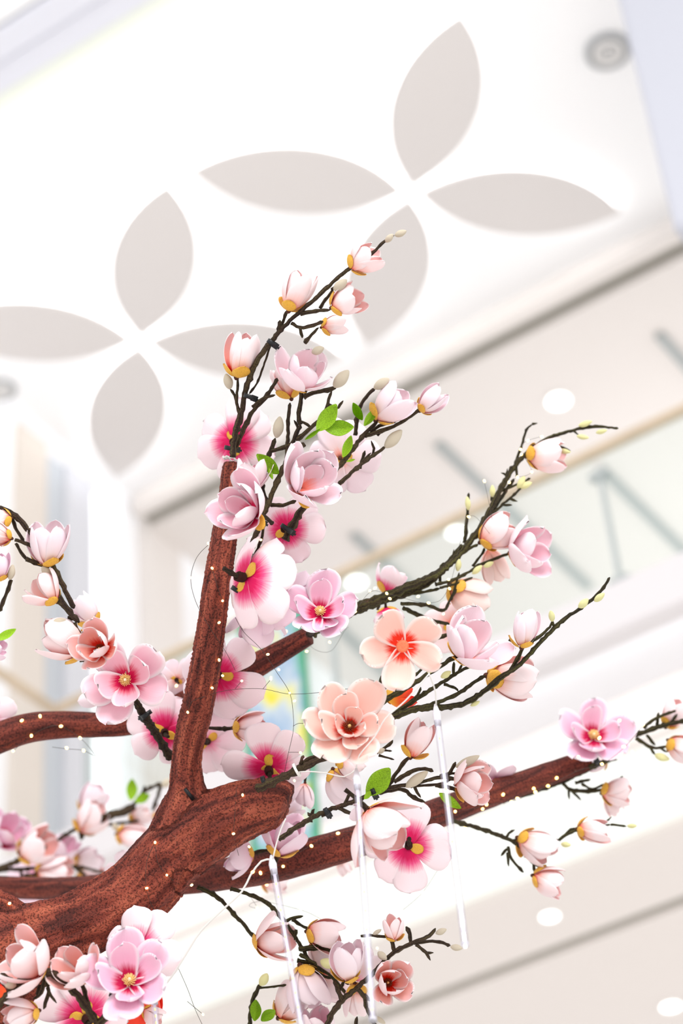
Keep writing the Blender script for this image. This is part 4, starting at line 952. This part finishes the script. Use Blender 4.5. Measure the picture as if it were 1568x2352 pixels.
fairy(4.12, 'fairy lights on the left branch with a loop hanging below it', [[(30,1725),(72,1690),(110,1670),(140,1668),(184,1695),(222,1739),(240,1782)],[(120,1716),(153,1720),(192,1724),(222,1739)]],
 [(72,1690),(140,1668),(184,1695),(30,1725),(50,1655),(92,1645),(153,1718),(192,1724),(222,1739),(240,1782),(22,2075),(405,1575)], bs=1.2)
fairy(4.06, 'fairy lights twisted through the long arching spray at right', [[(787,1438),(815,1405),(850,1360),(888,1363),(984,1385),(1030,1350),(1076,1187),(1132,1228),(1112,1105)],[(1169,1108),(1188,1096),(1221,1084),(1195,1032),(1212,1012),(1244,1003)]],
 [(787,1438),(815,1405),(888,1363),(849,1357),(861,1351),(1112,1105),(1169,1108),(1188,1096),(1221,1084),(1195,1032),(1197,1044),(1212,1012),(1244,1003),(1076,1187),(1156,1190),(1132,1228),(984,1385),(1018,1410),(1032,1352),(1030,1331),(960,1370),(895,1375)], sn=False, bs=1.1, wr=.0003)
fairy(4.2, 'out-of-focus fairy light wire between the short cut branch and the peach blossom', [[(688,1450),(720,1490),(760,1495),(790,1450),(800,1440)]],
 [(657,1450),(704,1496),(757,1475),(760,1458),(778,1440),(553,1480),(404,1580)], sn=False, wr=.0003)
fairy(4.15, 'loose fairy light ends dangling at the bottom centre', [[(575,2060),(590,2085),(572,2080),(600,2070),(690,2090),(735,2110),(777,2135)],[(1010,1990),(970,2050),(925,2090)]],
 [(590,2085),(593,2094),(690,2088),(735,2105),(777,2135),(970,2050),(621,2080),(866,2178)], sn=False, wr=.0003)

# ------------------------------------------------------------------ clear meteor tubes
mt = bpy.data.materials.new('clear_acrylic'); mt.use_nodes = True; nt = mt.node_tree
for n in list(nt.nodes):
    if n.type != 'OUTPUT_MATERIAL': nt.nodes.remove(n)
tb = nt.nodes.new('ShaderNodeBsdfTransparent'); tb.inputs[0].default_value = (.97, .97, .985, 1)
gb = nt.nodes.new('ShaderNodeBsdfGlossy'); gb.inputs['Roughness'].default_value = .08; gb.inputs[0].default_value = (.72, .72, .8, 1)
fr = nt.nodes.new('ShaderNodeLayerWeight'); fr.inputs[0].default_value = .45
mr = nt.nodes.new('ShaderNodeMapRange'); mr.inputs[3].default_value = .04; mr.inputs[4].default_value = .4
mx = nt.nodes.new('ShaderNodeMixShader')
nt.links.new(fr.outputs['Facing'], mr.inputs[0]); nt.links.new(mr.outputs[0], mx.inputs[0]); nt.links.new(tb.outputs[0], mx.inputs[1]); nt.links.new(gb.outputs[0], mx.inputs[2]); nt.links.new(mx.outputs[0], nt.nodes['Material Output'].inputs[0])
M_STRIP = mat('white_led_board', c(206, 203, 220), .5)
M_CAP = mat('frosted_cap', c(214, 212, 220), .35)
def meteor(x0, y0, x1, y1, d, label, lit=False, cord=None):
    ln = math.hypot(x1-x0, y1-y0); d1 = d-.34*ln/555
    a = P(x0, y0, d); b = P(x1, y1, d1); t = empty('meteor_tube_light', a); tag(t, label, 'hanging light', 'clear tube lights hanging from the tree')
    b = b-a; z = b.normalized(); k = d/FPX; R_ = 8.2*k
    def seg(name, f0, f1, r, m, sides=20, n=2):
        bm = bmesh.new(); tube(bm, [(b*f0, r[0]), (b*((f0+f1)/2), r[1]), (b*f1, r[2])], sides, .05); return link(name, to_mesh(bm, name), t, [m])
    seg('tube', .02, 1, (R_, R_, R_*1.02), mt)
    seg('end_cap', 1-6/ln, 1, (R_*.96, R_*.96, R_*.8), M_CAP)
    seg('cap', -22/ln, .055, (R_*.35, R_*1.15, R_*.9), M_CAP)
    # flat circuit board with diodes
    x_ = z.cross(FW).normalized(); y_ = z.cross(x_).normalized()
    M_ = Matrix(((x_.x, y_.x, z.x), (x_.y, y_.y, z.y), (x_.z, y_.z, z.z))).to_4x4()
    bm = bmesh.new(); box_bm(bm, (-R_*.42, -.0006, b.length*.06), (R_*.42, .0006, b.length*.985)); bmesh.ops.recalc_face_normals(bm, faces=bm.faces); bm.transform(M_)
    link('board', to_mesh(bm, 'board', False), t, [M_STRIP])
    n = 12
    for i in range(n):
        f = .12+.84*i/(n-1); on = lit and i > n*.55
        bm = bmesh.new(); box_bm(bm, (-R_*.16, -.002, b.length*f-.002), (R_*.16, .002, b.length*f+.002))
        if on:
            for q in range(3): box_bm(bm, (-R_*.3, -.0025, b.length*(f+.018*q)-.003), (R_*.3, .0025, b.length*(f+.018*q)+.004))
        bmesh.ops.recalc_face_normals(bm, faces=bm.faces); bm.transform(M_)
        link('diode', to_mesh(bm, 'diode', False), t, [M_LEDW if on else M_DOT])
    if cord:
        bm = bmesh.new(); tube(bm, [(P(q[0], q[1], q[2] if len(q) > 2 else d)-a, 1.7*k) for q in cord], 8, .01); link('cord', to_mesh(bm, 'cord'), t, [M_CORD])
M_LEDW = mat('white_diode_lit', c(255, 250, 230), .4, emis=(1, .97, .88, 1), estr=2.5)
meteor(626,1985,700,2400,3.66,'leftmost clear tube light hanging in front of the right branch', cord=[(626,1975),(634,1940),(645,1905),(656,1880)])
meteor(819,1785,856,2345,3.62,'middle clear tube light hanging below the large peach blossom', cord=[(818,1765),(825,1735),(862,1690),(885,1650),(930,1610),(985,1548)])
meteor(1002,1638,1068,2172,3.64,'rightmost clear tube light, its lower half glowing white', lit=True, cord=[(1001,1622),(1000,1590),(990,1560),(984,1545)])
meteor(354,2295,372,2500,3.60,'short piece of clear tube light hanging under the lilac blossom at the bottom', cord=[(354,2278),(352,2250),(350,2230,3.64)])
bm = bmesh.new(); p0 = P(620,1978,3.65); k = 3.65/FPX
tube(bm, [(P(x_, y_, 3.67)-p0, 2.3*k) for x_, y_ in ((622,1974),(600,1978),(575,2010),(555,2048),(505,2095),(460,2140),(425,2195),(395,2242),(372,2268),(340,2290))], 8, .01)
o = link('power_cord', to_mesh(bm, 'power_cord'), None, [M_CORD]); o.location = p0; tag(o, 'white cord drooping from the leftmost tube light towards the bottom left', 'cord')
bm = bmesh.new(); p0 = P(684,1770,3.77)
tube(bm, [(P(x_, y_, 3.77)-p0, 1.6*k) for x_, y_ in ((684,1774),(705,1772),(745,1775),(790,1784),(816,1768))], 8, .01)
o = link('power_cord', to_mesh(bm, 'power_cord'), None, [M_CORD]); o.location = p0; tag(o, 'thin clear cord from the white tie to the middle tube light', 'cord')
